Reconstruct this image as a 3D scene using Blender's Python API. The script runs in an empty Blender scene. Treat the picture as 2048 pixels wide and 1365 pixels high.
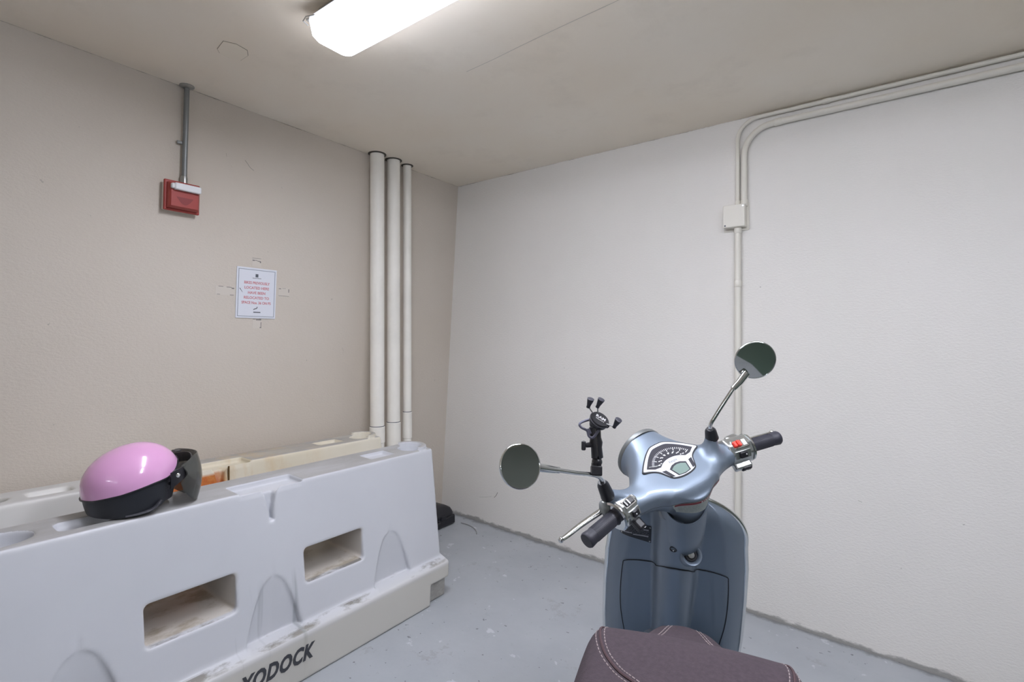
import bpy, bmesh, math, random
import numpy as np
from mathutils import Matrix, Vector, Quaternion
random.seed(4); np.random.seed(4)
PI = math.pi
SC = bpy.context.scene
COL = SC.collection

# ------------------------------------------------------------------ camera, world, exposure
cam = bpy.data.cameras.new('camera'); camo = bpy.data.objects.new('camera', cam); COL.objects.link(camo)
camo.location = (2.51, -2.775, 1.27)
camo.rotation_euler = (math.radians(90), 0, math.radians(36.09))
cam.sensor_width = 36.0; cam.lens = 36.0 * 1017 / 2048
cam.clip_start = 0.02
SC.camera = camo
W = bpy.data.worlds.new('world'); SC.world = W; W.use_nodes = True
W.node_tree.nodes['Background'].inputs[0].default_value = (0.8, 0.9, 1.0, 1)
W.node_tree.nodes['Background'].inputs[1].default_value = 0.1
SC.view_settings.view_transform = 'Standard'; SC.view_settings.look = 'None'
SC.view_settings.exposure = 0.59; SC.view_settings.gamma = 1.0
SC.view_settings.use_curve_mapping = False
LIGHT_TUBE = 84.0; LIGHT_LENS = 15.0; LIGHT_FILL = 20.0      # radiance of lamp strips, diffuser and added fill lamps
LIGHT_COL = (0.90, 0.925, 1.04)

# ------------------------------------------------------------------ materials
def nd(nt, t, **kw):
    n = nt.nodes.new(t)
    for k, v in kw.items():
        if k in ('operation', 'blend_type', 'noise_dimensions', 'data_type', 'feature'): setattr(n, k, v)
        else: n.inputs[k].default_value = v
    return n
def mat(name, col, rough=.5, metal=0., coat=0., bump=0., bscale=60., trans=0., alpha=1., mott=0., mscale=6., spec=.5, ior=1.5, sss=0.):
    m = bpy.data.materials.new(name); m.use_nodes = True; nt = m.node_tree; b = nt.nodes['Principled BSDF']
    c = tuple(col) + (1,)
    b.inputs['Base Color'].default_value = c; b.inputs['Roughness'].default_value = rough
    b.inputs['Metallic'].default_value = metal; b.inputs['Coat Weight'].default_value = coat
    b.inputs['Coat Roughness'].default_value = .08
    b.inputs['Transmission Weight'].default_value = trans; b.inputs['Alpha'].default_value = alpha
    b.inputs['Specular IOR Level'].default_value = spec; b.inputs['IOR'].default_value = ior
    tc = nt.nodes.new('ShaderNodeTexCoord')
    if mott:
        n = nd(nt, 'ShaderNodeTexNoise', Scale=mscale, Detail=5.); nt.links.new(tc.outputs['Object'], n.inputs['Vector'])
        mr = nd(nt, 'ShaderNodeMapRange'); mr.inputs[1].default_value = .3; mr.inputs[2].default_value = .7
        mr.inputs[3].default_value = 1 - mott; mr.inputs[4].default_value = 1 + mott * .4
        nt.links.new(n.outputs['Fac'], mr.inputs[0])
        mx = nt.nodes.new('ShaderNodeVectorMath'); mx.operation = 'SCALE'; mx.inputs[0].default_value = col
        nt.links.new(mr.outputs[0], mx.inputs['Scale']); nt.links.new(mx.outputs[0], b.inputs['Base Color'])
    if bump:
        n = nd(nt, 'ShaderNodeTexNoise', Scale=bscale, Detail=3.); nt.links.new(tc.outputs['Object'], n.inputs['Vector'])
        bp = nd(nt, 'ShaderNodeBump', Strength=bump, Distance=.01); nt.links.new(n.outputs['Fac'], bp.inputs['Height'])
        nt.links.new(bp.outputs[0], b.inputs['Normal'])
    return m
def emat(name, col, s):
    m = bpy.data.materials.new(name); m.use_nodes = True; nt = m.node_tree
    nt.nodes.remove(nt.nodes['Principled BSDF'])
    e = nd(nt, 'ShaderNodeEmission', Strength=s); e.inputs[0].default_value = tuple(col) + (1,)
    nt.links.new(e.outputs[0], nt.nodes['Material Output'].inputs[0]); return m

class NT:      # tiny node-graph helper for the big procedural surfaces
    def __init__(s, name, rough):
        s.m = bpy.data.materials.new(name); s.m.use_nodes = True; s.nt = s.m.node_tree; s.b = s.nt.nodes['Principled BSDF']
        s.b.inputs['Roughness'].default_value = rough
        s.tc = s.nt.nodes.new('ShaderNodeTexCoord'); s.pos = s.tc.outputs['Object']
        sp = s.nt.nodes.new('ShaderNodeSeparateXYZ'); s.nt.links.new(s.pos, sp.inputs[0]); s.x, s.y, s.z = sp.outputs
    def L(s, a, b): s.nt.links.new(a, b)
    def noise(s, scale, detail=4., rough=.5, vscale=None, off=0.):
        n = nd(s.nt, 'ShaderNodeTexNoise', Scale=scale, Detail=detail, Roughness=rough)
        v = s.pos
        if vscale or off:
            mp = s.nt.nodes.new('ShaderNodeMapping'); mp.inputs['Scale'].default_value = vscale or (1, 1, 1)
            mp.inputs['Location'].default_value = (off, off, off)
            s.L(v, mp.inputs[0]); v = mp.outputs[0]
        s.L(v, n.inputs['Vector']); return n.outputs['Fac']
    def mr(s, v, a, b, c=0., d=1.):
        n = s.nt.nodes.new('ShaderNodeMapRange')
        for i, q in enumerate((a, b, c, d)): n.inputs[i + 1].default_value = q
        s.L(v, n.inputs[0]); return n.outputs[0]
    def math(s, op, a, b=None):
        n = s.nt.nodes.new('ShaderNodeMath'); n.operation = op
        for i, q in enumerate((a, b)):
            if q is None: continue
            if isinstance(q, (int, float)): n.inputs[i].default_value = q
            else: s.L(q, n.inputs[i])
        return n.outputs[0]
    def mix(s, f, a, b):
        n = s.nt.nodes.new('ShaderNodeMix'); n.data_type = 'RGBA'
        if isinstance(f, (int, float)): n.inputs[0].default_value = f
        else: s.L(f, n.inputs[0])
        for i, q in ((6, a), (7, b)):
            if isinstance(q, tuple): n.inputs[i].default_value = q + (1,)
            else: s.L(q, n.inputs[i])
        return n.outputs[2]
    def bump(s, h, strength, dist=.01):
        n = nd(s.nt, 'ShaderNodeBump', Strength=strength, Distance=dist); s.L(h, n.inputs['Height']); s.L(n.outputs[0], s.b.inputs['Normal'])
    def col(s, c): s.L(c, s.b.inputs['Base Color']); return s.m

def wall_material(name, base, base2, axis_dirt):
    g = NT(name, .75)
    c = g.mix(g.mr(g.noise(1.1, 5), .35, .65), base, base2)
    # grime where wall meets floor, crack line at the ceiling joint: marks with their own ragged outline
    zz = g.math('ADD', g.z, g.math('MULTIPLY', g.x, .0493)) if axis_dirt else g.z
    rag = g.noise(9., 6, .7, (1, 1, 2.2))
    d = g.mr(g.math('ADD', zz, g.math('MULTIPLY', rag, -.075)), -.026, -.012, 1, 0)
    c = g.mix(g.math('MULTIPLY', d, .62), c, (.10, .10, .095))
    top = g.mr(g.math('ADD', g.z, g.math('MULTIPLY', g.noise(5., 6, .7, off=3.), .022)), 2.4085, 2.4125, 0, 1)
    c = g.mix(g.math('MULTIPLY', top, .75), c, (.10, .085, .06))
    sp = g.mr(g.noise(34., 2, .5, off=7.), .765, .80)
    c = g.mix(g.math('MULTIPLY', sp, .45), c, (.22, .20, .17))
    h = g.math('ADD', g.mr(g.noise(70., 3, .6, (1, 1, 2.0)), .3, .75), g.math('MULTIPLY', g.noise(220., 2, .5), .35))
    g.bump(h, .20, .006)
    return g.col(c)
M_WALL_L = wall_material('cream_stucco', (.635, .57, .49), (.665, .605, .53), False)
M_WALL_R = wall_material('pale_stucco', (.78, .755, .71), (.81, .785, .745), True)
def ceiling_material():
    g = NT('painted_concrete_ceiling', .8)
    c = g.mix(g.mr(g.noise(.9, 4, .55), .35, .68), (.88, .785, .65), (.91, .85, .75))
    c = g.mix(g.math('MULTIPLY', g.mr(g.noise(3.2, 6, .65, off=5.), .55, .72), .25), c, (.67, .60, .50))
    g.bump(g.noise(28., 4), .10, .006)
    return g.col(c)
M_CEIL = ceiling_material()
def floor_material():
    g = NT('sealed_concrete_floor', .5)
    c = g.mix(g.mr(g.noise(2.2, 6, .6), .35, .7), (.355, .375, .40), (.415, .435, .46))
    c = g.mix(g.math('MULTIPLY', g.mr(g.noise(11., 8, .75, off=2.), .61, .68), .45), c, (.33, .345, .36))
    c = g.mix(g.mr(g.noise(38., 3, .5, off=9.), .70, .73, 0, .8), c, (.12, .12, .125))
    c = g.mix(g.math('MULTIPLY', g.mr(g.noise(5.5, 8, .8, off=12.), .60, .64), .5), c, (.30, .30, .31))
    c = g.mix(g.math('MULTIPLY', g.mr(g.noise(14., 4, .6, off=15.), .66, .70), .6), c, (.60, .62, .65))
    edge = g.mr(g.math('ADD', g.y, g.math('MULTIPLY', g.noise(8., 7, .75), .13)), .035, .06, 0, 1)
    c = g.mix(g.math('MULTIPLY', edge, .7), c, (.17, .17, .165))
    c = g.mix(g.mr(g.x, 3.6, 3.62), c, (.085, .125, .10))       # unseen green floor area, added to tint reflections in chrome and mirrors
    g.bump(g.noise(45., 5), .08, .006)
    return g.col(c)
M_FLOOR = floor_material()
def plastic_material(name, base, base2, patch=False):
    g = NT(name, .42)
    c = g.mix(g.mr(g.noise(2.0, 4), .35, .65), base, base2)
    # grey scuffed grime on the flat top and on ledges
    geo = g.nt.nodes.new('ShaderNodeNewGeometry'); sp = g.nt.nodes.new('ShaderNodeSeparateXYZ')
    g.L(geo.outputs['True Normal'], sp.inputs[0])
    up = g.mr(sp.outputs[2], .80, .93)
    hi = g.mr(g.z, .722, .731)
    dirt = g.mr(g.noise(7., 7, .7, (1, .35, 1), off=1.), .34, .58, .55, .95)
    c = g.mix(g.math('MULTIPLY', g.math('MULTIPLY', up, hi), dirt), c, (.34, .335, .325))
    led = g.math('MULTIPLY', up, g.mr(g.z, .70, .66))
    blot = g.mr(g.noise(9., 6, .68, (1, .5, 1), off=4.), .49, .60)
    c = g.mix(g.math('MULTIPLY', g.math('MULTIPLY', led, blot), .8), c, (.13, .115, .09))
    inn = g.math('MULTIPLY', g.mr(g.math('ABSOLUTE', g.math('SUBTRACT', g.math('ABSOLUTE', g.y), .272)), .150, .136), g.math('MULTIPLY', g.mr(g.z, .33, .34), g.mr(g.z, .48, .47)))
    inn = g.math('MULTIPLY', inn, g.mr(g.math('ABSOLUTE', g.x), .148, .135))
    c = g.mix(g.math('MULTIPLY', inn, .5), c, (.62, .52, .37))
    # run-down streaks
    st = g.mr(g.noise(16., 3, .5, (0, 1, .07), off=6.), .64, .74)
    st = g.math('MULTIPLY', st, g.mr(g.math('ABSOLUTE', g.math('ADD', g.y, .03)), .34, .18))
    st = g.math('MULTIPLY', st, g.mr(g.z, .42, .36))
    c = g.mix(g.math('MULTIPLY', st, .6), c, (.27, .29, .31))
    nt2 = g.math('MULTIPLY', g.mr(g.math('ABSOLUTE', g.y), .762, .772), g.math('MULTIPLY', g.mr(g.z, .108, .102), g.mr(g.math('ABSOLUTE', g.x), .226, .214)))
    # yellowed flange
    c = g.mix(g.math('MULTIPLY', g.mr(g.z, .20, .16), .55), c, (.60, .555, .44))
    c = g.mix(g.math('MULTIPLY', nt2, .8), c, g.mix(g.mr(g.noise(18., 6, .7), .4, .6), (.26, .25, .23), (.40, .39, .36)))
    if patch:
        c = g.mix(g.mr(g.y, -.30, -.12, .8, 0), c, (.66, .66, .65))
        o = g.math('MULTIPLY', g.mr(g.y, -.26, -.25), g.mr(g.math('ADD', g.y, g.math('MULTIPLY', g.noise(14., 5), .03)), .052, .034))
        o = g.math('MULTIPLY', o, g.mr(g.z, .716, .704))
        o = g.math('MULTIPLY', o, g.mr(g.x, .05, .08))
        rust = g.mix(g.mr(g.noise(26., 6, .7), .4, .65), (.50, .13, .025), (.60, .24, .06))
        c = g.mix(o, c, rust)
        w2 = g.math('MULTIPLY', g.mr(g.y, .01, .03), g.mr(g.y, .6, .14))
        w2 = g.math('MULTIPLY', w2, g.mr(g.noise(9., 5, .65, (1, 1, .4)), .45, .65))
        c = g.mix(g.math('MULTIPLY', w2, .55), c, (.60, .42, .20))
    g.b.inputs['Subsurface Weight'].default_value = .0
    return g.col(c)
M_BAR = plastic_material('white_rotomoulded_plastic', (.555, .565, .595), (.59, .60, .63))
M_BAR2 = plastic_material('yellowed_plastic', (.70, .64, .50), (.75, .71, .61), True)

M_PAINT = mat('grey_blue_metallic_paint', (.20, .245, .305), .46, .50, .22)
M_CHROME = mat('polished_chrome', (.72, .74, .74), .10, 1.)
M_DCHROME = mat('satin_chrome', (.66, .68, .68), .30, 1.)
M_STEEL = mat('brushed_steel', (.45, .46, .46), .35, 1.)
M_BLACK = mat('black_plastic', (.016, .016, .02), .38)
M_RUB = mat('dark_rubber', (.035, .035, .048), .48, bump=.05, bscale=300)
M_DARK = mat('dark_gap', (.012, .013, .016), .7)
M_MIRROR = mat('mirror_glass', (.64, .65, .64), .02, 1.)
M_SEAT = mat('mauve_brown_suede', (.052, .036, .045), .85, mott=.22, mscale=140, bump=.18, bscale=420)
M_SEATS = mat('smooth_brown_vinyl', (.20, .105, .095), .6)
M_THREAD = mat('cream_thread', (.34, .28, .275), .8)
M_RED = mat('red_alarm_plastic', (.37, .05, .04), .42)
M_REDB = mat('red_switch', (.85, .05, .03), .35)
M_WHITE = mat('white_plastic', (.8, .8, .8), .4)
M_CREAMP = mat('cream_painted_pipe', (.90, .87, .80), .5, mott=.08, mscale=5)
M_COND = mat('white_painted_conduit', (.78, .75, .67), .5)
M_GREY = mat('grey_metal_conduit', (.24, .25, .25), .45, .5)
M_LABELG = mat('label_grey', (.46, .50, .48), .5)
M_LABELR = mat('label_red', (.22, .02, .03), .5)
M_INK = mat('printed_ink', (.10, .11, .13), .6)
M_REDINK = mat('red_print', (.62, .22, .25), .6)
M_PAPER = mat('laminated_paper', (.78, .80, .86), .35)
M_BORDER = mat('grey_print', (.33, .36, .42), .6)
M_DASH = mat('silver_plastic', (.60, .61, .65), .35)
M_GAUGE = mat('dark_gauge_face', (.05, .05, .06), .25)
M_LCD = mat('lcd_screen', (.20, .27, .245), .2)
M_TICK = mat('white_print', (.75, .75, .75), .5)
M_PINK = mat('glossy_pink_shell', (.71, .37, .62), .16, 0, .6)
M_HBLK = mat('matt_black_shell', (.018, .02, .026), .45, bump=.04, bscale=500)
M_PAD = mat('dark_padding', (.05, .05, .06), .6, bump=.3, bscale=160)
M_VISOR = mat('smoked_visor', (.085, .088, .08), .06, alpha=.66)
M_CASE = mat('black_hard_case', (.014, .014, .019), .42)
M_TAPE = mat('old_tape_residue', (.675, .62, .55), .6)
M_TAPED = mat('dark_tape_scrap', (.24, .22, .20), .7)
M_TYRE = mat('tyre_rubber', (.02, .02, .022), .75)
M_LENS = emat('diffuser_glow', LIGHT_COL, LIGHT_LENS)
nt_ = M_LENS.node_tree                    # the diffuser glows less towards its rim, away from the tubes
tc_ = nt_.nodes.new('ShaderNodeTexCoord'); sp_ = nt_.nodes.new('ShaderNodeSeparateXYZ'); mr_ = nt_.nodes.new('ShaderNodeMapRange')
nt_.links.new(tc_.outputs['Object'], sp_.inputs[0]); nt_.links.new(sp_.outputs[2], mr_.inputs[0])
for i_, v_ in enumerate((-.050, -.104, LIGHT_LENS * .05, LIGHT_LENS)): mr_.inputs[i_ + 1].default_value = v_
nt_.links.new(mr_.outputs[0], nt_.nodes['Emission'].inputs['Strength'])
M_TUBE = emat('tube_glow', LIGHT_COL, LIGHT_TUBE)
M_FILL = emat('fill_lamp_glow', LIGHT_COL, LIGHT_FILL)
M_FIX = mat('fixture_housing', (.60, .58, .53), .5)
M_CLEAR = mat('clear_plastic', (.85, .87, .86), .08, trans=.85)
M_SMOKE = mat('clear_grey_plastic', (.42, .44, .44), .12, trans=.5)
M_CEILP = mat('ceiling_paint_plate', (.88, .80, .67), .8)
M_DIM = mat('dim_green_wall', (.42, .46, .43), .7)
M_DIM2 = mat('grey_far_wall', (.42, .43, .42), .7)
M_RIM = mat('dull_grey_trim', (.20, .21, .21), .45, .6)
M_LAMP = mat('clear_lamp_cover', (.95, .95, .97), .12, trans=.12)
M_FIELD = mat('plate_field', (.36, .36, .40), .4)
M_TAIL = mat('tail_lamp_red', (.45, .02, .02), .15)

# ------------------------------------------------------------------ mesh helpers
class G:
    def __init__(s): s.v = []; s.f = []; s.mi = []
    def add(s, v, f, mi=0, M=None):
        o = len(s.v)
        for p in v:
            p = Vector(p); s.v.append(tuple(M @ p) if M else tuple(p))
        for q in f: s.f.append(tuple(i + o for i in q)); s.mi.append(mi)
        return s
    def box(s, c, d, M=None, mi=0):
        x, y, z = [k / 2 for k in d]
        v = [(c[0] + a * x, c[1] + b * y, c[2] + e * z) for a in (-1, 1) for b in (-1, 1) for e in (-1, 1)]
        return s.add(v, [(0, 1, 3, 2), (4, 6, 7, 5), (0, 4, 5, 1), (2, 3, 7, 6), (0, 2, 6, 4), (1, 5, 7, 3)], mi, M)
    def tube(s, pts, r, n=12, closed=False, mi=0, flat=1., M=None):
        P = [Vector(p) for p in pts]; m = len(P)
        R = r if isinstance(r, (list, tuple)) else [r] * m
        up = None; rings = []
        for i in range(m):
            a = P[(i - 1) % m] if (i or closed) else P[0]; b = P[(i + 1) % m] if (i < m - 1 or closed) else P[-1]
            t = (b - a).normalized()
            if up is None:
                up = Vector((0, 0, 1)) if abs(t.z) < .9 else Vector((0, 1, 0))
            up = (up - t * up.dot(t)).normalized(); sd = t.cross(up)
            rings.append([P[i] + (sd * math.cos(k * 2 * PI / n) + up * flat * math.sin(k * 2 * PI / n)) * R[i] for k in range(n)])
        v = [p for q in rings for p in q]; f = []
        for i in range(m if closed else m - 1):
            j = (i + 1) % m
            for k in range(n): f.append((i * n + k, i * n + (k + 1) % n, j * n + (k + 1) % n, j * n + k))
        if not closed: f += [tuple(range(n))[::-1], tuple((m - 1) * n + k for k in range(n))]
        return s.add(v, f, mi, M)
    def lathe(s, prof, M=None, n=32, mi=0, cap=True):      # prof: (radius, z) about local Z
        v = []; f = []; m = len(prof)
        for r, z in prof: v += [(r * math.cos(k * 2 * PI / n), r * math.sin(k * 2 * PI / n), z) for k in range(n)]
        for i in range(m - 1):
            for k in range(n): f.append((i * n + k, i * n + (k + 1) % n, (i + 1) * n + (k + 1) % n, (i + 1) * n + k))
        if cap: f += [tuple(range(n))[::-1], tuple((m - 1) * n + k for k in range(n))]
        return s.add(v, f, mi, M)
    def grid(s, rows, mi=0, M=None, closed=False):
        n = len(rows[0]); v = [p for r in rows for p in r]; f = []
        for i in range(len(rows) - 1):
            for k in range(n if closed else n - 1):
                f.append((i * n + k, i * n + (k + 1) % n, (i + 1) * n + (k + 1) % n, (i + 1) * n + k))
        return s.add(v, f, mi, M)
    def prism(s, poly, z0, z1, M=None, mi=0):
        n = len(poly); v = [(x, y, z0) for x, y in poly] + [(x, y, z1) for x, y in poly]
        f = [tuple(range(n))[::-1], tuple(range(n, 2 * n))] + [(k, (k + 1) % n, n + (k + 1) % n, n + k) for k in range(n)]
        return s.add(v, f, mi, M)
    def mesh(s, name, recalc=True, angle=35):
        me = bpy.data.meshes.new(name); me.from_pydata(s.v, [], s.f); me.polygons.foreach_set('material_index', s.mi)
        if recalc:
            bm = bmesh.new(); bm.from_mesh(me); bmesh.ops.recalc_face_normals(bm, faces=bm.faces); bm.to_mesh(me); bm.free()
        me.polygons.foreach_set('use_smooth', [True] * len(me.polygons))
        me.set_sharp_from_angle(angle=math.radians(angle)); me.update(); return me
def obj(name, g, m, parent=None, M=None, bevel=0., seg=2, angle=35):
    me = g.mesh(name, angle=angle) if isinstance(g, G) else g
    for q in (m if isinstance(m, (list, tuple)) else [m]): me.materials.append(q)
    o = bpy.data.objects.new(name, me); COL.objects.link(o)
    if parent: o.parent = parent
    if M is not None: o.matrix_local = M
    if bevel:
        b = o.modifiers.new('bevel', 'BEVEL'); b.width = bevel; b.segments = seg; b.limit_method = 'ANGLE'; b.angle_limit = math.radians(40)
    return o
def tag(o, label, cat, group=None, kind=None):
    if label: o['label'] = label
    if cat: o['category'] = cat
    if group: o['group'] = group
    if kind: o['kind'] = kind
    return o
def empty(name, M, label, cat, group=None):
    o = bpy.data.objects.new(name, None); COL.objects.link(o); o.matrix_world = M; o.empty_display_size = .05
    return tag(o, label, cat, group)
def struct(name, g, m):
    o = obj(name, g, m); o['kind'] = 'structure'; return o
def T(x, y, z): return Matrix.Translation((x, y, z))
def frame(o, xa, ya, za):
    M = Matrix.Identity(4)
    for i, a in enumerate((xa, ya, za)):
        for k in range(3): M[k][i] = a[k]
    for k in range(3): M[k][3] = o[k]
    return M
def zframe(o, d, up=(0, 0, 1)):        # local Z along d
    z = Vector(d).normalized(); u = Vector(up)
    if abs(z.dot(u)) > .98: u = Vector((0, 1, 0))
    x = u.cross(z).normalized(); return frame(o, x, z.cross(x), z)
def text(s, size, name, ext=.0003, shear=0., bold=0., align='CENTER', space=1.):
    c = bpy.data.curves.new(name, 'FONT'); c.body = s; c.size = size; c.extrude = ext; c.shear = shear; c.offset = bold
    c.align_x = align; c.align_y = 'CENTER'; c.space_character = space; c.resolution_u = 3
    o = bpy.data.objects.new(name, c); COL.objects.link(o); bpy.context.view_layer.update()
    me = bpy.data.meshes.new_from_object(o.evaluated_get(bpy.context.evaluated_depsgraph_get()))
    bpy.data.objects.remove(o); me.name = name; me.materials.clear(); return me
def mesh_into(g, me, M, mi=0):
    g.add([v.co.copy() for v in me.vertices], [tuple(p.vertices) for p in me.polygons], mi, M)
def arc(c, r, a0, a1, n, f): return [f(c[0] + r * math.cos(math.radians(a0 + (a1 - a0) * i / n)), c[1] + r * math.sin(math.radians(a0 + (a1 - a0) * i / n))) for i in range(n + 1)]
def smooth_path(P, n=6):               # Catmull-Rom
    P = [Vector(p) for p in P]; Q = []
    for i in range(len(P) - 1):
        a = P[max(i - 1, 0)]; b = P[i]; c = P[i + 1]; d = P[min(i + 2, len(P) - 1)]
        for k in range(n):
            t = k / n; Q.append(.5 * ((2 * b) + (c - a) * t + (2 * a - 5 * b + 4 * c - d) * t * t + (3 * b - a - 3 * c + d) * t ** 3))
    return Q + [P[-1]]
def interp(x, T_):
    xs, ys = zip(*T_); return float(np.interp(x, xs, ys))

# distance-field modelling (surface nets)
def nets(f, lo, hi, h):
    ax = [np.arange(lo[i], hi[i] + h, h, dtype=np.float32) for i in range(3)]
    X, Y, Z = np.meshgrid(*ax, indexing='ij'); V = f(X, Y, Z).astype(np.float32); S = V < 0
    n = [a - 1 for a in V.shape]
    sl = lambda A, d: A[d[0]:d[0] + n[0], d[1]:d[1] + n[1], d[2]:d[2] + n[2]]
    C = [(a, b, c) for a in (0, 1) for b in (0, 1) for c in (0, 1)]
    cnt = sum(sl(S, c).astype(np.int8) for c in C); m = (cnt > 0) & (cnt < 8)
    I = np.argwhere(m); acc = np.zeros((len(I), 3), np.float32); num = np.zeros(len(I), np.float32)
    vals = {c: sl(V, c)[m] for c in C}
    for c in C:
        for k in range(3):
            if c[k] == 0:
                d = list(c); d[k] = 1; a, b = vals[c], vals[tuple(d)]; cr = (a < 0) != (b < 0)
                t = np.where(cr, a / np.where(cr, a - b, 1), 0); p = np.tile(np.array(c, np.float32), (len(I), 1)); p[:, k] = t
                acc += p * cr[:, None]; num += cr
    P = np.array(lo, np.float32) + (I + acc / num[:, None]) * h
    idx = -np.ones(m.shape, np.int64); idx[m] = np.arange(len(I)); F = []
    for k in range(3):
        a, b = (k + 1) % 3, (k + 2) % 3
        s0 = [slice(None)] * 3; s1 = [slice(None)] * 3; s0[k] = slice(0, -1); s1[k] = slice(1, None)
        for q in (a, b): s0[q] = s1[q] = slice(1, -1)
        e0, e1 = S[tuple(s0)], S[tuple(s1)]; E = np.argwhere(e0 != e1)
        if not len(E): continue
        fl = e0[tuple(E.T)]
        def cell(da, db):
            q = E.copy(); q[:, a] += da; q[:, b] += db; return idx[tuple(q.T)]
        Q = np.stack([cell(0, 0), cell(1, 0), cell(1, 1), cell(0, 1)], 1)
        Q[~fl] = Q[~fl][:, ::-1]; F.append(Q)
    return P, np.concatenate(F)
def np_mesh(name, P, F):
    me = bpy.data.meshes.new(name); me.vertices.add(len(P)); me.vertices.foreach_set('co', P.astype(np.float32).ravel())
    me.loops.add(F.size); me.loops.foreach_set('vertex_index', F.astype(np.int32).ravel())
    me.polygons.add(len(F)); me.polygons.foreach_set('loop_start', np.arange(0, F.size, 4, dtype=np.int32))
    me.polygons.foreach_set('use_smooth', np.ones(len(F), bool)); me.update(calc_edges=True); me.validate(); return me
def smin(a, b, k): h = np.clip(.5 + .5 * (b - a) / k, 0, 1); return b * (1 - h) + a * h - k * h * (1 - h)
def smax(a, b, k): return -smin(-a, -b, k)
def d_ell(X, Y, Z, c, r):
    x, y, z = (X - c[0]) / r[0], (Y - c[1]) / r[1], (Z - c[2]) / r[2]
    k0 = np.sqrt(x * x + y * y + z * z); k1 = np.sqrt((x / r[0]) ** 2 + (y / r[1]) ** 2 + (z / r[2]) ** 2) + 1e-6
    return k0 * (k0 - 1) / k1
def d_cone(X, Y, Z, a, b, r1, r2):
    a = np.array(a); b = np.array(b); d = b - a; L2 = d @ d
    t = np.clip(((X - a[0]) * d[0] + (Y - a[1]) * d[1] + (Z - a[2]) * d[2]) / L2, 0, 1)
    return np.sqrt((X - a[0] - t * d[0]) ** 2 + (Y - a[1] - t * d[1]) ** 2 + (Z - a[2] - t * d[2]) ** 2) - (r1 + (r2 - r1) * t)
def d_box(X, Y, Z, c, h, r=0.):
    x, y, z = np.abs(X - c[0]) - h[0] + r, np.abs(Y - c[1]) - h[1] + r, np.abs(Z - c[2]) - h[2] + r
    return np.sqrt(np.maximum(x, 0) ** 2 + np.maximum(y, 0) ** 2 + np.maximum(z, 0) ** 2) + np.minimum(np.maximum(x, np.maximum(y, z)), 0) - r

# ------------------------------------------------------------------ room shell (floor falls away from the left wall)
FS = .0493
def fz(x): return -FS * x
XM, YM = 6.8, -7.6
g = G(); g.add([(-.4, .3, fz(-.4)), (XM + .2, .3, fz(XM + .2)), (XM + .2, YM - .2, fz(XM + .2)), (-.4, YM - .2, fz(-.4)),
                (-.4, .3, -.7), (XM + .2, .3, -.7), (XM + .2, YM - .2, -.7), (-.4, YM - .2, -.7)],
               [(0, 1, 2, 3), (7, 6, 5, 4), (0, 4, 5, 1), (1, 5, 6, 2), (2, 6, 7, 3), (3, 7, 4, 0)])
struct('floor', g, M_FLOOR)
g = G().box((XM / 2 - .1, YM / 2, 2.5), (XM + .6, abs(YM) + .6, .2)); ceil = struct('ceiling', g, M_CEIL)
LW = lambda z: -.17 * (2.4 - z) / 2.4
g = G(); g.add([(LW(-.05), .02, -.05), (LW(2.42), .02, 2.42), (LW(2.42), YM, 2.42), (LW(-.05), YM, -.05), (-.5, .02, -.05), (-.5, .02, 2.42), (-.5, YM, 2.42), (-.5, YM, -.05)],
               [(0, 1, 2, 3), (7, 6, 5, 4), (0, 4, 5, 1), (1, 5, 6, 2), (2, 6, 7, 3), (3, 7, 4, 0)])
wl = struct('wall_left', g, M_WALL_L)
wr = struct('wall_right', G().box((XM / 2 - .2, .1, 1.0), (XM + .8, .2, 2.85)), M_WALL_R)
struct('wall_back', G().box((XM / 2, YM - .1, 1.0), (XM + .4, .2, 2.85)), M_DIM2)
struct('wall_far', G().box((XM + .1, YM / 2, 1.0), (.2, abs(YM) + .2, 2.85)), M_DIM)
M_SCUFF = mat('dark_scuff', (.20, .18, .15), .8)
def scuff(parent, pts, r, name='scuff_mark'): obj(name, G().tube(smooth_path(pts, 5), r, 5, flat=.4), M_SCUFF, parent)
scuff(wl, [(LW(2.157), -1.531, 2.157), (LW(2.146), -1.520, 2.146), (LW(2.13), -1.506, 2.13), (LW(2.12), -1.487, 2.119)], .0016)
scuff(wl, [(LW(2.16), -1.62, 2.165), (LW(2.15), -1.617, 2.150)], .0009)
scuff(wl, [(LW(2.10), -1.60, 2.118), (LW(2.10), -1.592, 2.108)], .0011)
scuff(wl, [(LW(1.22), -.93, 1.23), (LW(1.2), -.92, 1.21)], .0012)
scuff(wr, [(.335, 0, .186), (.352, 0, .202), (.365, 0, .226)], .0040)
scuff(wr, [(.20, 0, .165), (.26, 0, .175), (.31, 0, .188)], .0012)
scuff(wr, [(1.02, 0, .62), (1.035, 0, .612)], .0014)
scuff(wr, [(2.42, 0, .55), (2.435, 0, .545)], .0018)
g = G()
P = [(1.10, -1.165), (1.25, -1.172), (1.42, -1.186), (1.60, -1.197), (1.78, -1.205), (2.05, -1.23)]
for (a, b), (c, d) in zip(P, P[1:]): g.add([(a, b - .0012, 2.3995), (c, d - .0012, 2.3995), (c, d + .0012, 2.3995), (a, b + .0012, 2.3995)], [(0, 1, 2, 3)])
obj('hairline_crack', g, mat('crack_grey', (.56, .52, .46), .8), ceil)

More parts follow.
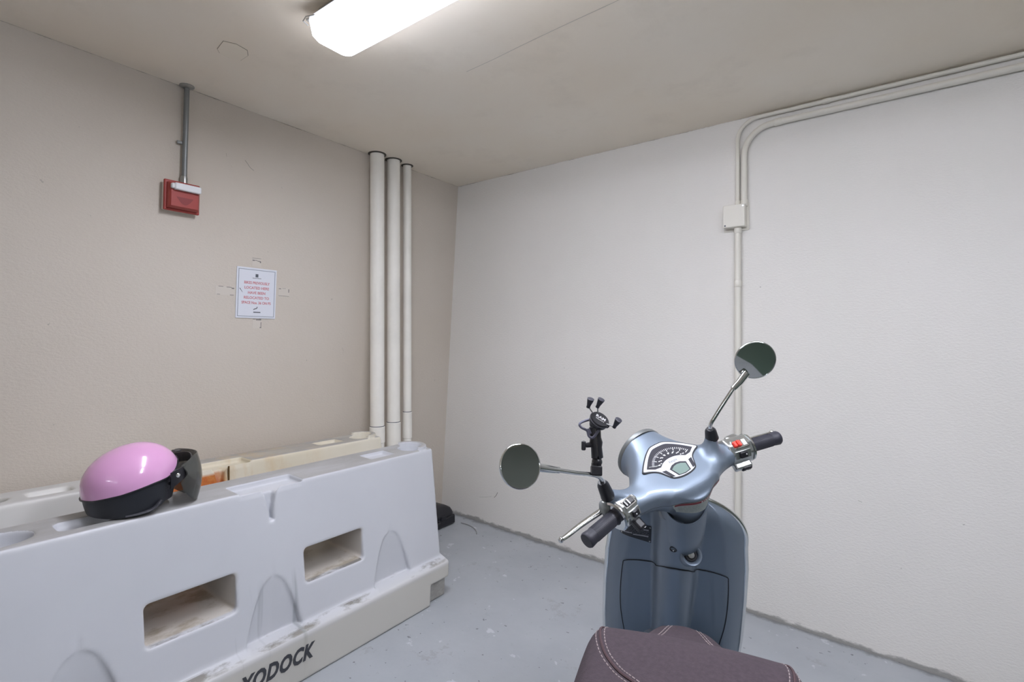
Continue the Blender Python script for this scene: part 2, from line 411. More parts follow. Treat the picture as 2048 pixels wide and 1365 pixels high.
# ------------------------------------------------------------------ ceiling lights
def ceiling_light(x0, y0, label, drop=0.):
    r = empty('ceiling_light', T(x0, y0, 2.40 - drop), label, 'ceiling light', None)
    if drop:                                     # unseen fill lamps added for brightness: hanging bare tubes, also shining upwards
        for x in (.2, 1.05): obj('fill_lamp_rod', G().tube([(x, 0, -.02), (x, 0, drop)], .005, 8), M_STEEL, r)
        obj('fill_lamp_spine', G().box((.625, 0, -.03), (1.25, .035, .03)), M_FIX, r, None, .004)
        for s in (-1, 1): obj('fluorescent_tube', G().tube([(.03, s * .06, -.03), (1.22, s * .06, -.03)], .019, 14), M_FILL, r)
        return r
    Lf = 1.25
    hou = G(); prof = [(-.062, 0), (-.062, -.030), (-.078, -.040), (.078, -.040), (.062, -.030), (.062, 0)]
    hou.add([(.035, y, z) for y, z in prof] + [(Lf - .035, y, z) for y, z in prof],
            [tuple(range(6)), tuple(range(11, 5, -1))] + [(k, (k + 1) % 6, 6 + (k + 1) % 6, 6 + k) for k in range(6)])
    obj('housing', hou, M_FIX, r, T(0, 0, -.0), .003)
    obj('tray', G().box((Lf / 2, 0, -.0375), (Lf - .002, .174, .007)), M_FIX, r, None, .002)
    # diffuser: rounded tray, rings from rim to bottom
    def ring(ins, z, rr, n=8):
        hx, hy = Lf / 2 - ins, .088 - ins; pts = []
        for cx, cy, a0 in ((hx - rr, hy - rr, 0), (-hx + rr, hy - rr, 90), (-hx + rr, -hy + rr, 180), (hx - rr, -hy + rr, 270)):
            for k in range(n + 1):
                a = math.radians(a0 + 90 * k / n); pts.append((Lf / 2 + cx + rr * math.cos(a), cy + rr * math.sin(a), z))
        return pts
    d = G(); d.grid([ring(0, -.036, .03), ring(0, -.044, .03), ring(.003, -.055, .03), ring(.008, -.088, .03), ring(.018, -.103, .03), ring(.034, -.110, .03)], closed=True)
    n = len(ring(0, 0, .03)); d.add(ring(.034, -.110, .03), [tuple(range(n))])
    obj('diffuser', d, M_LENS, r)
    for s in (-1, 1):
        t = G(); t.tube([(.09, s * .035, -.105), (.1, s * .035, -.107), (Lf - .1, s * .035, -.107), (Lf - .09, s * .035, -.105)], [.008, .014, .014, .008], 10, flat=.5)
        obj('fluorescent_tube', t, M_TUBE, r)
    c = G(); c.tube([(.06, -.084, -.04), (.02, -.098, -.04), (-.006, -.092, -.042), (-.012, -.07, -.044)], .0022, 6)
    obj('wire_clip', c, M_CHROME, r)
    return r
ceiling_light(.925, -1.705, 'long fluorescent ceiling light with frosted cover above the scooter')
ceiling_light(2.40, -1.705, 'added fluorescent fill light in the same row, out of view')  # unseen fixture added to brighten the right wall and ceiling
ceiling_light(1.9, -5.4, 'added hanging twin-tube fill light, unseen behind the camera', .50)  # this and the next lamp are added as fill, out of view
ceiling_light(4.4, -6.6, 'added hanging twin-tube fill light, unseen far behind the camera', .42)

# octagonal cover plate painted over, on the ceiling
oc = [(.434, -1.858), (.505, -1.868), (.524, -1.83), (.515, -1.785), (.482, -1.766), (.422, -1.766), (.405, -1.80), (.412, -1.84)]
cx = sum(p[0] for p in oc) / 8; cy = sum(p[1] for p in oc) / 8
g = G().prism([((x - cx), (y - cy)) for x, y in oc], -.0018, .002)
o = tag(obj('cover_plate', g, M_CEILP, None, T(cx, cy, 2.4)), 'octagonal junction cover painted over on the ceiling left of the light', 'cover plate')
g = G().prism([((x - cx) * 1.035, (y - cy) * 1.035) for x, y in oc], -.0008, .002); obj('gap_ring', g, mat('old_paint_edge', (.30, .255, .19), .8), o)  # darker ring following the edge of the plate

# ------------------------------------------------------------------ wall pipes in the left corner
def pipe(x, y, r, joints, label):
    p = empty('pipe', T(x, y, 0), label, 'pipe', 'vertical pipes in the corner')
    g = G().tube([(0, 0, .0), (0, 0, 2.41)], r, 24); obj('pipe_run', g, M_CREAMP, p)
    for z in joints:
        g = G().lathe([(r + .0015, z - .0035), (r + .0015, z + .0035)], n=24); obj('joint_ring', g, M_INK, p)
    if joints:
        z0, z1 = joints[0] - .10, joints[-1]
        g = G().lathe([(r + .001, z0), (r + .004, z0 + .004), (r + .004, z1 - .004), (r + .001, z1)], n=24); obj('coupling', g, M_CREAMP, p)
    h = G().lathe([(r + .001, 2.395), (r + .012, 2.3975), (r + .012, 2.401)], n=24, cap=False); obj('ceiling_hole', h, mat('dark_hole', (.09, .08, .065), .9), p)
    return p
pipe(.042, -.772, .042, [.755], 'thick cream pipe, leftmost of the three in the corner')
pipe(.042, -.645, .040, [.66, .765], 'thick cream pipe in the middle of the corner three')
pipe(.038, -.528, .026, [.745, .815], 'thin cream pipe nearest the corner')

# ------------------------------------------------------------------ fire alarm strobe and its conduit
ax = Vector((1, 0, -.0)).normalized()
tilt = math.atan(.17 / 2.4)
def wallL(y, z, out=0.): return Matrix.Translation((LW(z) + out, y, z)) @ Matrix.Rotation(tilt, 4, 'Y')
r = empty('alarm_strobe', wallL(-1.816, 1.909), 'red fire alarm strobe box with clear lamp high on the left wall', 'fire alarm')
obj('back_box', G().box((.014, -.002, -.004), (.03, .128, .118)), M_COND, r, None, .003)
g = G().box((.034, 0, 0), (.014, .142, .132)); obj('base_plate', g, M_RED, r, None, .004)
pf = [(-.062, -.056), (.062, -.056), (.062, .056), (-.062, .056)]
g = G(); g.grid([[(.041, a, b) for a, b in pf], [(.060, a * .98, b * .98) for a, b in pf], [(.070, a * .86, b * .84) for a, b in pf]], closed=True); g.add([(.070, a * .86, b * .84) for a, b in pf], [(0, 1, 2, 3)])
face = obj('front_cover', g, M_RED, r, None, .003)
g = G(); n = 20; pts = [(.0705, -.034 + .068 * k / n, -.006 - .032 * math.sin(PI * k / n)) for k in range(n + 1)]; g.add(pts, [tuple(range(n + 1))]); obj('sounder_recess', g, mat('recess_red', (.25, .03, .03), .5), face)
lamp = obj('strobe_lamp', G().box((.078, .006, .036), (.026, .105, .030)), M_LAMP, r, None, .006, 3)
obj('reflector', G().box((.073, .006, .036), (.006, .09, .022)), M_CHROME, lamp, None, .002)
g = G().tube([(.083, -.02, .036), (.083, .03, .036)], .003, 8); obj('flash_tube', g, M_WHITE, lamp)
obj('end_cap', G().box((.076, -.051, .036), (.020, .012, .022)), M_WHITE, lamp, None, .004)

cz0, cz1 = 1.985, 2.40
r = empty('conduit', T(LW(cz0) + .02, -1.803, cz0), 'grey metal conduit from the red alarm up to the ceiling', 'conduit')
dx = LW(cz1) - LW(cz0)
obj('conduit_run', G().tube([(0, 0, -.01), (dx, 0, cz1 - cz0)], .0105, 16), M_GREY, r)
obj('connector', G().lathe([(.014, -.012), (.014, .012), (.012, .02)], n=16), M_STEEL, r)
obj('strap', G().box((dx * .4 - .006, -.016, .165), (.006, .03, .014)), M_GREY, r, None, .002)
obj('escutcheon', G().lathe([(.029, cz1 - cz0 + .001), (.029, cz1 - cz0 - .004), (.018, cz1 - cz0 - .010), (.0115, cz1 - cz0 - .011)], T(dx, 0, 0), 20), M_STEEL, r)

# ------------------------------------------------------------------ notice sign and old tape marks
S0 = wallL(-1.452, 1.512, .002); SM = S0 @ frame((0, 0, 0), (0, 1, 0), (0, 0, 1), (1, 0, 0))    # local x along +y, y up, z out of wall
r = empty('notice_sign', SM, 'white laminated notice with red lettering taped on the left wall', 'sign')
obj('sheet', G().box((0, 0, .001), (.203, .254, .003)), M_PAPER, r, None, .001)
g = G(); w, h = .092, .117
for a, b, c, d in ((-w, w, h, h), (-w, w, -h, -h), (-w, -w, -h, h), (w, w, -h, h)):
    g.box(((a + b) / 2, (c + d) / 2, .0028), (abs(b - a) + .003, abs(d - c) + .003, .0006))
obj('printed_border', g, M_BORDER, r)
g = G()
for s, y in (('BIKES PREVIOUSLY', .051), ('LOCATED HERE', .026), ('HAVE BEEN', .001), ('RELOCATED TO', -.024), ('SPACE Nos. 36 ON P5', -.049)):
    mesh_into(g, text(s, .0185, 't', bold=.0004), T(0, y, .0028) @ Matrix.Diagonal((.85 if len(s) > 15 else .95, 1, 1, 1)))
obj('lettering', g, M_REDINK, r)
g = G(); g.box((-.002, .089, .0028), (.014, .016, .0006)); [g.box((-.022 + .0045 * i, .0755, .0028), (.003, .0030, .0005)) for i in range(10)]
for i in range(3): g.box((-.002, .094 - .006 * i, .0032), (.010, .0012, .0003))
obj('printed_emblem', g, M_INK, r)
g = G(); g.tube(smooth_path([(-.014, -.083, .003), (-.007, -.079, .003), (.002, -.076, .003), (.005, -.068, .003)], 4), .0020, 6, flat=.2); g.box((.004, -.096, .0028), (.036, .005, .0006))
obj('printed_swoosh', g, M_INK, r)
g = G().add([(-.088, .022, .0031), (-.083, .021, .0031), (-.070, .0, .0031), (-.073, .002, .0031)], [(0, 1, 2, 3)]); obj('scratch', g, M_INK, r)
def tape(y0, z0, w, h, label, bits):
    o = obj('tape_residue', G().box((0, 0, .0004), (w, h, .0012)), M_TAPE, None, wallL(y0, z0, .0) @ frame((0, 0, 0), (0, 1, 0), (0, 0, 1), (1, 0, 0)))
    tag(o, label, 'tape mark', 'tape marks around the notice')
    for x, y, a, b in bits: obj('torn_scrap', G().box((x, y, .0012), (a, b, .0008)), M_TAPED, o)
tape(-1.456, 1.668, .046, .045, 'torn tape mark on the wall above the notice', [(0, .020, .044, .0022), (-.016, .009, .010, .006), (-.004, .010, .014, .003), (.012, .007, .016, .004), (.019, .003, .006, .008)])
tape(-1.604, 1.514, .090, .042, 'torn tape mark on the wall left of the notice', [(-.02, .020, .022, .0025), (.018, .018, .024, .003), (.036, .014, .012, .006), (-.03, -.019, .014, .002), (.032, -.019, .018, .003)])
tape(-1.306, 1.530, .062, .044, 'torn tape mark on the wall right of the notice', [(-.022, .016, .012, .004), (0, .019, .02, .0015), (.027, .008, .004, .018), (0, -.021, .058, .002)])
tape(-1.444, 1.360, .046, .050, 'torn tape mark on the wall below the notice', [(-.014, .021, .014, .003), (.004, .019, .018, .006), (.016, .020, .010, .008), (.021, -.006, .003, .026), (.019, -.021, .008, .005)])

# ------------------------------------------------------------------ junction box and white conduits on right wall
r = empty('junction_box', T(1.905, 0, 1.90), 'white electrical junction box on the right wall', 'junction box')
obj('back_plate', G().box((.003, -.004, -.003), (.120, .008, .134)), M_COND, r, None, .003)
obj('box_body', G().box((0, -.025, 0), (.104, .042, .112)), M_COND, r, None, .005, 3)
obj('lid', G().box((-.001, -.048, .001), (.103, .006, .112)), M_COND, r, None, .004, 3)
for x, z in ((-.042, -.046), (.042, .046)):
    obj('screw', G().lathe([(.0042, 0), (.0042, .002)], zframe((x, -.0505, z), (0, -1, 0)), 12), M_INK if x < 0 else M_STEEL, r)
def xz(y): return lambda a, b: (a, y, b)
def conduit(name, pts, rad, label, straps):
    b = Vector(pts[0]); o = empty('conduit', T(*b), label, 'conduit')
    P = [Vector(p) - b for p in pts]
    obj('conduit_run', G().tube(P, rad, 14), M_COND, o)
    for p, d in straps:
        q = Vector(p) - b; obj('coupling', G().lathe([(rad + .001, -.016), (rad + .003, -.013), (rad + .003, .013), (rad + .001, .016)], zframe(q, d), 16), M_COND, o)
conduit('a', [(1.915, -.014, 1.956), (1.915, -.014, 2.285)] + arc((2.013, 2.285), .098, 180, 90, 10, xz(-.014))[1:] + [(5.5, -.014, 2.383)], .0095,
        'thin white conduit running along the ceiling edge down to the junction box', [((2.30, -.014, 2.383), (1, 0, 0)), ((1.915, -.014, 1.965), (0, 0, 1))])
conduit('b', [(1.947, -.018, 1.956), (1.947, -.018, 2.205)] + arc((2.077, 2.205), .130, 180, 90, 10, xz(-.018))[1:] + [(5.5, -.018, 2.335)], .0145,
        'thicker white conduit bending just below the thin one, down to the junction box', [((2.10, -.018, 2.335), (1, 0, 0)), ((1.947, -.018, 1.965), (0, 0, 1))])
conduit('c', [(1.917, -.018, 1.845), (1.917, -.018, fz(1.917))], .0155,
        'white conduit from the junction box down to the floor behind the scooter', [((1.917, -.018, 1.832), (0, 0, 1)), ((1.917, -.018, 1.56), (0, 0, 1))])

# ------------------------------------------------------------------ water-filled traffic barriers
def barrier_mesh(hf, hr):
    k = .082                      # lean of the side faces
    def f(X, Y, Z):
        ax = np.abs(X); cs = math.cos(.165)
        face = (ax - (.186 - (Z - .20) * .16)) * .987
        body = smax(face, smax(np.abs(Y) - .878 + (Z - .2) * .0, Z - .741, .012), .012)
        side = np.maximum(X - hf, -X - hr)
        fl = smax(side, smax(np.abs(Y) - .892, Z - .186 + side * .32, .012), .012)
        d = smin(body, fl, .010)
        d = np.maximum(d, -Z + .001)
        for yc in (-.272, .272):                     # fork-lift slots
            hole = d_box(X, Y, Z, (0, yc, .405), (.4, .139, .066), .016); d = smax(d, -hole, .010)
        for yc in (-.575, 0., .565):                 # arched recesses near the foot
            w = .105 * np.sqrt(np.clip((.41 - Z) / .21, 0, 1)) + 1e-3
            cut = np.maximum(np.maximum(np.abs(Y - yc) - w, .150 - ax + np.abs(Y - yc) * .06), .196 - Z)
            d = smax(d, -cut, .012)
        # slots and recesses in the top
        d = smax(d, -d_box(X, Y, Z, (.045, .02, .735), (.052, .125, .018), .01), .006)
        d = smax(d, -np.maximum(np.abs(Y - .01) - .024 * np.clip((Z - .60) / .13, .35, 1), np.maximum(.066 + (.742 - Z) * .13 - X, .615 - Z)), .010)
        d = smax(d, -d_box(X, Y, Z, (.0, .60, .740), (.045, .07, .018), .008), .006)
        d = smax(d, -d_box(X, Y, Z, (.012, -.535, .738), (.040, .062, .022), .02), .008)
        pin = np.sqrt((X - .005) ** 2 + (Y + .74) ** 2 * .42) - .062
        d = smax(d, -np.maximum(pin, .69 - Z), .008)
        c = np.sqrt((X - .01) ** 2 + (Y - .80) ** 2)
        d = smin(d, np.maximum(np.abs(c - .072) - .013, np.maximum(np.abs(Z - .742) - .016, .795 - Y)), .006)
        d = smax(d, -np.maximum(c - .058, .70 - Z), .006)
        for s in (-1, 1):                            # undercut ends of the foot
            d = smax(d, -d_box(X, Y, Z, (s * .25, .87, .035), (.040, .105, .070), .004), .006)
        return d
    P, F = nets(f, (-.256, -.912, -.012), (.256, .912, .785), .0060)
    return np_mesh('barrier_body', P, F)
def barrier(M, label, m, lettering, hf, hr):
    r = empty('traffic_barrier', M, label, 'barrier', None)
    me = barrier_mesh(hf, hr); obj('barrier_body', me, m, r)
    if lettering:
        t = G(); fx, fy = .2375, .0
        me = text('YODOCK', .080, 'lettering', ext=.0006, shear=.26, bold=.0030, align='LEFT', space=1.10)
        mesh_into(t, me, frame((fx, -.155, .106), (0, .74, 0), (0, 0, 1), (1, 0, 0)))
        o = obj('lettering', t, mat('stencil_black', (.05, .052, .06), .6), r)
    return r
tl = math.atan(FS)
barrier(T(.480, -1.757, fz(.480)) @ Matrix.Rotation(tl, 4, 'Y'), 'white plastic water barrier in front, black lettering on its foot, pink helmet on top', M_BAR, True, .236, .205)
b2 = barrier(T(.062, -1.735, -.018) @ Matrix.Rotation(-.028, 4, 'Z'), 'yellowed rust-stained plastic barrier standing behind against the left wall', M_BAR2, False, .190, .200)
g = G().tube([(.1095, -.0, .30), (.1085, -.0, .735)], .0035, 6); obj('seam_groove', g, mat('dark_rust', (.12, .07, .02), .8), b2, T(.005, .041, 0))

# ------------------------------------------------------------------ black case in the corner, loose wire
r = empty('equipment_case', T(-.03, -.312, fz(-.03)), 'black hard case lying on the floor in the corner behind the barrier', 'case')
obj('case_base', G().box((.012, 0, .032), (.24, .345, .064)), M_CASE, r, None, .012, 3)
g = G()
rows = []
for s, z in ((1.02, .066), (1.03, .075), (1.0, .088), (.93, .108), (.78, .124), (.5, .133), (.1, .136)):
    rows.append([(.012 + .118 * s * (abs(math.cos(a)) ** .35) * np.sign(math.cos(a)), .172 * s * (abs(math.sin(a)) ** .35) * np.sign(math.sin(a)), z) for a in [2 * PI * (k + .5) / 40 for k in range(40)]])
g.grid(rows, closed=True); g.add(rows[-1], [tuple(range(40))]); obj('case_lid', g, M_CASE, r, angle=60)
obj('latch', G().box((.135, .05, .066), (.010, .05, .03)), M_CASE, r, None, .003)
obj('handle', G().tube([(.13, -.06, .05), (.15, -.06, .048), (.15, .0, .048), (.13, .0, .05)], .006, 8), M_BLACK, r)
P = smooth_path([(.125, -.11, .004), (.19, -.105, .004), (.26, -.125, .004), (.31, -.16, .004), (.33, -.185, .004)])
o = obj('loose_wire', G().tube([(x - .12, y + .11, FS * -(x - .12) + z) for x, y, z in P], .0028, 6), mat('grey_wire', (.30, .30, .30), .6), None, T(.12, -.11, fz(.12)))
tag(o, 'short bent grey wire lying on the floor beside the black case', 'wire')

# ------------------------------------------------------------------ helmet
HX, HY, HZ = .512, -2.158, .710
r = empty('helmet', T(HX, HY, HZ) @ Matrix.Rotation(math.radians(-3), 4, 'Z'), 'pink half helmet with black rim and smoked visor on the front barrier', 'helmet')
# local: +Y is the front (towards the corner), X sideways, Z up
def hull(az, el, off=0.):        # az 0 = front
    rx, ryf, ryb, rz = .112 + off, .134 + off, .131 + off, .118 + off
    ce, se = math.cos(el), math.sin(el); x = rx * math.sin(az) * ce; y = math.cos(az) * ce
    y *= ryf if y > 0 else ryb
    z = .102 + se * (rz if se > 0 else .19)
    z += .012 * (y / .13) * (1 if se > 0 else .3) * max(0, se)
    return (x, y, z)
def seam_h(az):                  # seam height between pink and black, by azimuth
    a = abs((az + PI) % (2 * PI) - PI)          # 0 front .. pi back
    return interp(a, [(0, .160), (.45, .150), (.75, .128), (1.0, .112), (1.35, .104), (2.0, .082), (2.6, .069), (PI, .066)])
def el_for(az, z, off):
    lo, hi = -1.2, 1.5
    for _ in range(40):
        m = (lo + hi) / 2
        if hull(az, m, off)[2] < z: lo = m
        else: hi = m
    return lo
NA = 72
rows = []
for k in range(15):
    t = k / 14; row = []
    for i in range(NA):
        az = 2 * PI * i / NA; e0 = el_for(az, seam_h(az), .003); row.append(hull(az, e0 + (PI / 2 - e0) * min(t, .985), .003))
    rows.append(row)
inn = [[hull(2 * PI * i / NA, el_for(2 * PI * i / NA, seam_h(2 * PI * i / NA), .0) + .0, -.001) for i in range(NA)]]
g = G(); g.grid(inn + rows, closed=True); g.add(rows[-1], [tuple(range(NA))]); obj('outer_shell', g, M_PINK, r, angle=60)
# black skirt around sides and back
rows = []; azs = [math.radians(58 + (302 - 58) * i / 60) for i in range(61)]
for k in range(10):
    t = k / 9; row = []
    for az in azs:
        a = abs((az + PI) % (2 * PI) - PI)
        zb = interp(a, [(1.0, .035), (1.35, .010), (2.0, .006), (2.6, .012), (PI, .020)]); zt = seam_h(az) + .002
        z = zt + (zb - zt) * t; row.append(hull(az, el_for(az, z, 0.), 0.))
    rows.append(row)
inner = [[(x * .90, y * .90, z) for x, y, z in q] for q in rows[::-1]]
g = G(); g.grid(rows + inner + [rows[0]]); obj('lower_shell', g, M_HBLK, r, angle=60)
# brow trim (black rim of the pink shell) and seam edge
P = [hull(2 * PI * i / NA, el_for(2 * PI * i / NA, seam_h(2 * PI * i / NA), .004), .004) for i in range(NA)]
obj('edge_trim', G().tube(P, .0026, 6, True), M_BLACK, r)
# inner padding
rows = [[hull(2 * PI * i / 40, el_for(2 * PI * i / 40, .03 + .11 * k / 6, 0) if k < 6 else .9, -.014) for i in range(40)] for k in range(7)]
g = G(); g.grid(rows, closed=True); g.add(rows[0], [tuple(range(40))]); obj('padding', g, M_PAD, r, angle=60)
for s in (-1, 1):                # ear flaps with strap
    P = [(s * .104, .052, .045), (s * .104, .03, .022), (s * .1, -.005, .014), (s * .09, -.04, .012)]
    obj('chin_strap', G().tube(smooth_path(P), .008, 8, flat=.5), M_PAD, r)
    obj('rivet', G().lathe([(.006, 0), (.005, .003)], zframe((s * .109, .072, .094), (s, .3, 0)), 12), M_BLACK, r)
# snap-on visor
rows = []
for k in range(9):
    t = k / 8; row = []
    for i in range(33):
        a = math.radians(-78 + 156 * i / 32); zz = .172 - .160 * t
        edge = abs(a) / math.radians(78); e_ = max(0, (edge - .12) / .88); zlo = .004 + .098 * (1 - math.sqrt(max(0, 1 - e_ * e_ * .98)))
        zhi = .170 - .045 * max(0, edge - .6) * 1.4; z = zhi + (zlo - zhi) * t
        R = .112 + .012 * math.sin(PI * min(1, t * 1.1))
        row.append((R * 1.0 * math.sin(a), .088 + .098 * math.cos(a) + .014 * math.sin(PI * t), z))
    rows.append(row)
back = [[(x * .985, y - .0025, z) for x, y, z in q] for q in rows[::-1]]
g = G(); g.grid(rows + back + [rows[0]]); vis = obj('visor', g, M_VISOR, r, angle=60)
st = [(.120 * math.sin(a), .076 + .090 * math.cos(a), .150 - .042 * (abs(a) / 1.5) ** 1.5) for a in [math.radians(-92 + 184 * i / 36) for i in range(37)]]
rows = []
for k, (x, y, z) in enumerate(st):
    a = abs(-92 + 184 * k / 36) / 92; hh = .016 + .010 * a ** 2; n = Vector((x, y - .06, 0)).normalized() * .0022
    p = Vector((x, y, z)); rows.append([p + n + Vector((0, 0, hh)), p + n * 1.8, p + n - Vector((0, 0, hh)), p - n - Vector((0, 0, hh)), p - n, p - n + Vector((0, 0, hh))])
g = G(); g.grid(rows, closed=True); g.add(rows[0], [tuple(range(6))]); g.add(rows[-1], [tuple(range(6))])
obj('visor_strap', g, M_BLACK, r, angle=50)
for s in (-1, 1):
    obj('pivot_plate', G().lathe([(.020, -.002), (.020, .001), (.017, .0025)], zframe((s * .1165, .0925, .1175), (s, .25, .10)), 28), M_BLACK, r)
    obj('snap_button', G().lathe([(.0075, 0), (.0075, .003), (.004, .006)], zframe((s * .118, .094, .118), (s, .25, .15)), 14), M_CHROME, r)
obj('snap_tab', G().box((.0, .128, .178), (.03, .022, .004)), M_BLACK, r, None, .0015)

# ------------------------------------------------------------------ scooter
bx, by = Vector((.9439, .3267, -.0465)).normalized(), Vector((-.3263, .945, .0161)).normalized()
bz = bx.cross(by).normalized(); by = bz.cross(bx)
RB = frame((2.0408, -1.4613, -.1010), bx, by, bz)
sc = empty('scooter', RB, 'grey-blue metallic scooter with mauve-brown seat, handlebar turned left', 'scooter')
RK, TH = math.radians(27), math.radians(44.5)
a_ = Vector((0, -math.sin(RK), math.cos(RK))); h0 = Vector((0, math.cos(RK), math.sin(RK))); x0 = Vector((1, 0, 0))
b_ = math.cos(TH) * x0 + math.sin(TH) * h0; h_ = -math.sin(TH) * x0 + math.cos(TH) * h0
CB = Vector((.012, 0, .9962)) + .01 * b_
MS = frame(CB, b_, h_, a_)              # steering frame: X along the bar, Y forward, Z up the steering axis
def spart(name, g, m, bevel=0., seg=2, parent=None, angle=35, M=None):
    if parent is None: return obj(name, g, m, sc, MS if M is None else MS @ M, bevel, seg, angle)
    return obj(name, g, m, parent, M, bevel, seg, angle)

# headset
def head_sdf(X, Y, Z):
    rr = np.sqrt(X ** 2 + (Z + .019) ** 2); r = .064 + (.0755 - .064) * np.clip((Y - .03) / .14, 0, 1)
    pod = np.maximum(rr - r, np.maximum(Y - .182, .0 - Y))
    hump = d_ell(X, Y, Z, (0, .060, .0), (.120, .095, .052))
    ax_ = np.abs(X)
    wing = np.maximum(d_cone(ax_, Y, Z, (.05, .036, .004), (.185, .028, .002), .046, .0300), ax_ - .168)
    d = smin(smin(hump, wing, .042), pod, .045)
    neck = np.maximum(np.sqrt(X ** 2 + Y ** 2) - .050, np.maximum(-.105 - Z, Z - .0))
    d = smin(d, neck, .022)
    d = smax(d, (Z - (.0415 + .15 * (Y - .07))) * .989, .016)
    boss = d_cone(ax_, Y, Z, (.112, .035, .015), (.1245, .048, .060), .028, .0165)     # mirror bosses
    boss2 = np.where(X < 0, d_cone(X, Y, Z, (-.15, .035, .0), (-.213, .050, .042), .026, .0165), boss)
    d = smin(d, np.where(X > 0, boss, boss2), .02)
    return d
P, F = nets(head_sdf, (-.240, -.075, -.115), (.205, .195, .09), .0030)
me = np_mesh('headset', P, F)
bm = bmesh.new(); bm.from_mesh(me)
for z in (-.0042, -.0030):
    bmesh.ops.bisect_plane(bm, geom=bm.verts[:] + bm.edges[:] + bm.faces[:], plane_co=(0, 0, z), plane_no=(0, 0, 1))
for f in bm.faces:
    c = f.calc_center_median()
    f.material_index = 1 if -.0042 < c.z < -.0030 and c.y < .10 else 0
bm.to_mesh(me); bm.free()
me.polygons.foreach_set('use_smooth', [True] * len(me.polygons))
head = spart('headset', me, [M_PAINT, M_DARK])
# headlight rim and glass (seen from the front)
g = G().lathe([(.0762, -.005), (.0778, 0), (.0765, .008), (.072, .010), (.072, .002), (.0740, -.005)], zframe((0, .182, -.019), (0, 1, 0)), 40, cap=False); spart('headlight_rim', g, M_RIM, parent=head)
g = G().lathe([(.0725, 0), (.06, .012), (.03, .018), (.001, .020)], zframe((0, .180, -.019), (0, 1, 0)), 32); spart('headlight_glass', g, M_CLEAR, parent=head)

# instrument panel
kd = math.atan(.15); DM = frame((0, .07, .0415), (1, 0, 0), (0, math.cos(kd), math.sin(kd)), (0, -math.sin(kd), math.cos(kd)))
half = [(0, .128), (.02, .1265), (.036, .119), (.056, .105), (.076, .088), (.091, .073), (.0945, .067), (.091, .062), (.081, .0585), (.066, .051), (.056, .042), (.048, .028), (.038, .014), (.018, .0075), (0, .006)]
def mirror(h, s=1., dy=-.07): return [(x * s, y + dy) for x, y in h] + [(-x * s, y + dy) for x, y in h[-2:0:-1]]
def smooth2(h, n=4): return [(p.x, p.y) for p in smooth_path([(x, y, 0) for x, y in h], n)]
hs = smooth2(half)
out = mirror(hs); cxo = sum(p[1] for p in out) / len(out)
def inset(pl, d):
    n = len(pl); q = []
    for i in range(n):
        a = Vector(pl[i - 1]); b = Vector(pl[(i + 1) % n]); t = (b - a).normalized(); nn = Vector((t.y, -t.x)); q.append((pl[i][0] + nn.x * d, pl[i][1] + nn.y * d))
    return q
dash = spart('instrument_panel', G().prism(out, -.004, .0012), M_DARK, M=DM)
obj('silver_frame', G().prism(inset(out, .0032), -.001, .0026), M_DASH, dash, None, .0006)
gh = smooth2([(0, .1165), (.02, .115), (.036, .107), (.055, .0925), (.079, .0695)], 4) + [(.060, .0585), (.042, .0565)] + smooth2([(.030, .064), (.015, .0690), (0, .0705)], 3)
obj('speedometer', G().prism(mirror(gh), .0, .0030), M_GAUGE, dash)
g = G()
for i in range(29):
    a = math.radians(24 + 132 * i / 28); lo = .80 if i % 4 == 0 else .90
    c0 = (.067 * math.cos(a), -.02 + .055 * math.sin(a) - .004); c1 = (.067 * lo * math.cos(a), -.02 + .055 * lo * math.sin(a) - .004 - (.0))
    d = Vector((c1[0] - c0[0], c1[1] - c0[1])).normalized(); w = .0006 if i % 4 else .0009; nx, ny = -d.y * w, d.x * w
    g.add([(c0[0] + nx, c0[1] + ny, .0032), (c0[0] - nx, c0[1] - ny, .0032), (c1[0] - nx, c1[1] - ny, .0032), (c1[0] + nx, c1[1] + ny, .0032)], [(0, 1, 2, 3)])
for i in range(8):
    a = math.radians(26 + 128 * i / 7)
    for rr, w in ((.68, .0036), (.56, .0026)):
        g.box((.067 * rr * math.cos(a), -.024 + .055 * rr * math.sin(a) + (.006 if rr < .6 else .002), .0031), (w * 1.5, .0022, .0004))
obj('dial_marks', g, M_TICK, dash)
g = G().tube([(-.040, -.0085, .0038), (-.070, .0015, .0038)], .0007, 6); obj('needle', g, M_TICK, dash)
lcd = [(-.028, .0405), (-.014, .0482), (0, .0505), (.014, .0482), (.028, .0405), (.0205, .0145), (0, .0115), (-.0205, .0145)]
obj('screen_surround', G().prism([(x * 1.0, y - .07) for x, y in lcd], .0, .0029), M_GAUGE, dash)
obj('screen', G().prism([(x * .83, (y - .029) * .80 + .0275 - .07) for x, y in lcd], .0, .0033), M_LCD, dash)
for s in (-1, 1):
    q = [(.038, .0425), (.0505, .0445), (.0395, .0185), (.0295, .0165)]
    obj('warning_lamp_window', G().prism([(s * x, y - .07) for x, y in q][::s], .0, .0030), M_GAUGE, dash, None, .0004)
g = G(); mesh_into(g, text('Vespa', .0115, 'v', ext=.0001, shear=.35), T(-.002, -.0115, .0028)); obj('script', g, M_INK, dash)

